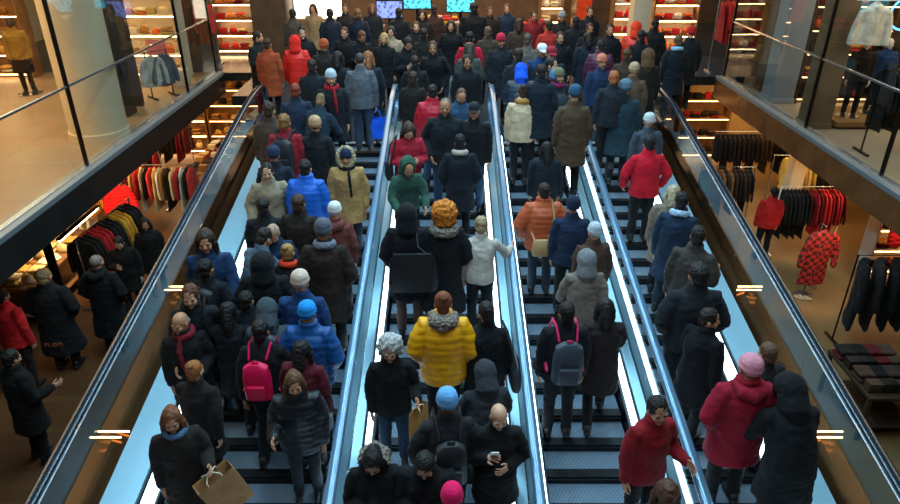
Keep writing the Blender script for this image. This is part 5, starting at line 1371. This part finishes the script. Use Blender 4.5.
b = NB(); torus(b, (0, 0, 0), .30, .30, .018, Matrix.Rotation(R(90), 3, 'X'), 32, 8); obj('neon_tube', b, mat('neon_blue', (.1, .5, 1), .4, emit=(.08, .42, 1.0), estr=5.0), t)
b = NB(); tube(b, [(0, 0, .32), (0, 0, 1.5)], .006, 6); obj('hanging_rod', b, M_blackmetal, t)
t, zs = shelf_unit('display_shelf', 7.9, 9.7, 15.3, 0, 2.7, .45, 6, 'dark display shelf of orange and red goods behind the white hoodie', M_shelfdark, lamp=1)
stock(7.95, 9.65, 15.3, zs[:-1], .285, ['handbag', 'hat', 'folded_garment', 'gift_box'], ['#d8601c', '#b01c1c', '#7a1616', '#1b1715', '#c88a3a', '#20242c'], 'orange, red or dark item on the dark display shelf', 'goods on the dark display shelf', pile=2)
rack(7.55, 8.9, 11.9, 11.9, 0, 1.6, 'clothes rack of black clothes on the pale shop floor behind the glass', M_blackmetal)
fill_rack(7.55, 8.9, 11.9, 11.9, 0, 1.6, 14, ['coat', 'jacket', 'trousers'], ['#15151a', '#1c1c20', '#101014'], 'black garment on the rack over the pale shop floor', 'black garments over the pale floor')
b = NB(); bx(b, 7.25, 7.45, 17.2, 17.9, 0, 3.4); tag(obj('panel_navy', b, mat('panel_navy', hexc('#141c2a'), .3), None, False), kind='structure')

# ---- shops at the far end of the landing
t = thing('light_board', 'bright white lit display board behind the camel coat', 'display', (-4.2, 22.6, 0))
b = NB(); bx(b, -.75, .75, 0, .08, .80, 2.3, .01); obj('lit_panel', b, mat('lit_white', (1, .9, .75), .4, emit=(1, .86, .62), estr=2.6), t)
b = NB(); bx(b, -.8, .8, -.05, .5, 0, .78, .01); obj('counter', b, M_shelf, t)
def screen(x, y, w, z0, z1, col, label, estr=1.6):
    t = thing('display_screen', label, 'screen', (x, y, 0))
    m = bpy.data.materials.new('screen_picture'); m.use_nodes = True
    nt = m.node_tree; bs = nt.nodes['Principled BSDF']; tc = nt.nodes.new('ShaderNodeTexCoord'); vo = nt.nodes.new('ShaderNodeTexVoronoi'); vo.inputs['Scale'].default_value = 9
    rp = nt.nodes.new('ShaderNodeValToRGB'); e = rp.color_ramp.elements
    e[0].color = (*[c*.15 for c in col], 1); e[1].color = (*col, 1); e[0].position = .15; e[1].position = .6
    nt.links.new(tc.outputs['Object'], vo.inputs['Vector']); nt.links.new(vo.outputs['Distance'], rp.inputs['Fac']); nt.links.new(rp.outputs['Color'], bs.inputs['Emission Color']); bs.inputs['Emission Strength'].default_value = estr
    bs.inputs['Base Color'].default_value = (.02, .02, .03, 1)
    b = NB(); bx(b, -w/2, w/2, -.03, -.02, z0+.02, z1-.02); obj('screen', b, m, t, False)
    b = NB(); bx(b, -w/2-.03, w/2+.03, -.019, .04, z0-.02, z1+.02, .005); obj('casing', b, M_blackmetal, t)
    b = NB(); bx(b, -.05, .05, -.01, .05, 0.02, z0-.021); bx(b, -.25, .25, -.15, .2, 0, .02); obj('pedestal', b, M_blackmetal, t, False)
screen(-1.95, 22.9, .8, .75, 1.3, (.25, .35, 1.0), 'purple blue display screen far behind the long dark haired beige coat')
screen(-1.1, 24.0, .9, .9, 1.6, (.1, .75, 1.0), 'turquoise display screen behind the black coats near the red display')
screen(.35, 23.6, .9, .85, 1.6, (.1, .8, 1.0), 'turquoise display screen beside the very tall black coat')
def island(x, y, w, label, cols, glabel, group, h=.75, nx=5):
    table(x-w/2, x+w/2, y-.4, y+.4, 0, h, label, M_shelf)
    stock_table(x-w/2+.03, x+w/2-.03, y-.36, y+.36, h, nx, 3, ['gift_box', 'folded_garment', 'handbag'], cols, glabel, group)
island(-.35, 22.2, 1.3, 'oak table of red and white goods beyond the black coats', ['#c01c1c', '#e8e0d0', '#d8b020', '#8a1616'], 'red, white or yellow item on the oak table beyond the black coats', 'goods on the red and white table')
island(2.2, 21.4, 1.5, 'oak table of dark red goods beyond the white cap man', REDS+['#d8602a'], 'red or dark item on the table beyond the white cap man', 'goods on the dark red table')
island(-2.6, 21.4, 1.2, 'oak table of tan goods beyond the beige coat', GOLD+['#4a5ac0'], 'tan or gold item on the table beyond the beige coat', 'goods on the tan table')
t = thing('orange_banner', 'hanging orange red banner above the black coats', 'banner', (4.0, 21.2, 3.2))
b = NB(); bx(b, -.22, .22, -.01, .01, -2.3, 0); 
for v in b.verts: v.co.y += .02*math.sin(v.co.z*4)
obj('cloth', b, fabric('#e8481a'), t, False); b = NB(); tube(b, [(-.26, 0, .01), (.26, 0, .01)], .014, 8); obj('rod', b, M_blackmetal, t)
b = NB(); tube(b, [(0, 0, .02), (0, 0, 2.0)], .006, 6); obj('hanging_rod', b, M_blackmetal, t)
def bay(x0, x1, y, label, cols, glabel, group, kinds=('folded_garment', 'gift_box', 'handbag'), lampk=2):
    t, zs = shelf_unit('lit_shelf_bay', x0, x1, y, 0, 2.4, .5, 6, label, M_shelf, lamp=lampk, back=M_shelfwhite)
    stock(x0+.03, x1-.03, y, zs[:-1], .285, list(kinds), cols, glabel, group, pile=2)
bay(-7.0, -5.85, 20.9, 'lit shelf bay of red and orange goods left of the brown column foot'.replace('left of', 'beside'), ['#d83818', '#c01c1c', '#e88a30', '#8a1616', '#e8c880'], 'red or orange item on the lit bay beside the brown column', 'goods on the red and orange bay')
bay(4.9, 5.9, 21.2, 'lit shelf bay of red and white goods behind the beige column', ['#c82018', '#e8dcc8', '#a01818'], 'red or white item on the lit bay behind the beige column', 'goods behind the beige column')
bay(6.0, 7.3, 20.8, 'lit shelf bay of red and white goods above the red beanie', ['#d01c1c', '#e8dcc8', '#d8601c', '#8a1616'], 'red or white item on the lit bay above the red beanie', 'goods above the red beanie')
bay(3.0, 3.75, 23.5, 'lit shelf bay of cream goods between the brown columns', CREAM+GOLD, 'cream or gold item on the bay between the brown columns', 'goods between the brown columns')
rack(7.0, 8.9, 18.6, 18.6, 0, 1.9, 'tall clothes rack of red and brown beaded garments past the bronze fascia')
fill_rack(7.0, 8.9, 18.6, 18.6, 0, 1.9, 14, ['dress', 'coat'], ['#8a1a18', '#5a3a24', '#b8201c', '#7a5a3a', '#c8302a'], 'red or brown long garment on the tall rack past the bronze fascia', 'long garments past the bronze fascia')
# ================================================================== lights
def area(name, loc, size, power, col, rot=(0, 0, 0), sy=None):
    l = bpy.data.lights.new(name, 'AREA'); l.energy = power; l.color = col
    l.shape = 'RECTANGLE'; l.size = size; l.size_y = sy or size
    o = bpy.data.objects.new(name, l); COL.objects.link(o); o.location = loc; o.rotation_euler = rot
    return o
def spot(name, loc, tgt, power, col, ang=70, r=.06):
    l = bpy.data.lights.new(name, 'SPOT'); l.energy = power; l.color = col; l.spot_size = R(ang); l.spot_blend = .6; l.shadow_soft_size = r
    o = bpy.data.objects.new(name, l); COL.objects.link(o); o.location = loc
    o.rotation_euler = (Vector(tgt)-Vector(loc)).to_track_quat('-Z', 'Y').to_euler()
    return o
COOL = (0.48, 0.80, 1.0); WARM = (1.0, 0.60, 0.27); WARM2 = (1.0, 0.72, 0.42)
# atrium ceiling luminaires: cool linear rows above the escalators
for x in (-2.4, 0.0, 2.6):
    area('atrium_luminaire', (x, 9.0, 7.2), .35, 520, COOL, (0, 0, 0), 11.0)
area('landing_luminaire', (0, 17, 5.0), 6, 320, (1.0, .82, .64), (0, 0, 0), 5)
area('landing_luminaire', (0, 23, 5.0), 12, 900, WARM2, (0, 0, 0), 5)
# galleries
area('gallery_lamp_left', (-9.5, 11, 3.5), 4, 700, WARM2, (0, 0, 0), 12)
area('gallery_lamp_right', (9.8, 11, 3.5), 4, 480, (1, .78, .52), (0, 0, 0), 12)
# lower shops
for y in (15.5, 18.8):
    area('lower_shop_lamp_left', (-8.3, y, -.56), 2.4, 70, WARM, (0, 0, 0), 2)
    area('lower_shop_lamp_right', (8.6, y, -.56), 2.4, 65, WARM, (0, 0, 0), 2)
for x, y, tx, ty, pw in ((-7.2, 11.4, -8.0, 11.8, 300), (-8.2, 8.8, -8.1, 8.9, 45), (-7.2, 12.6, -7.8, 14.1, 260), (7.4, 10.6, 7.1, 11.7, 120), (8.6, 11.3, 9.4, 12.7, 80), (8.6, 12.9, 8.0, 13.9, 110), (-9.9, 15.6, -9.0, 16.4, 110)):
    spot('track_spot', (x, y, -.6), (tx, ty, LOW+1), pw, WARM2, 75)
area('face_fill_light', (0, 1.0, 7.2), 5, 150, (.9, .92, 1.0), (0, 0, 0), 2.5)  # unseen fill light, added to brighten the faces
w = bpy.data.worlds.new('world'); SC.world = w; w.use_nodes = True
w.node_tree.nodes['Background'].inputs['Color'].default_value = (0.25, 0.4, 0.55, 1)
w.node_tree.nodes['Background'].inputs['Strength'].default_value = 0.03
vs = SC.view_settings
vs.view_transform = 'Standard'; vs.look = 'None'; vs.gamma = 1.0; vs.use_curve_mapping = False
vs.exposure = 0.0
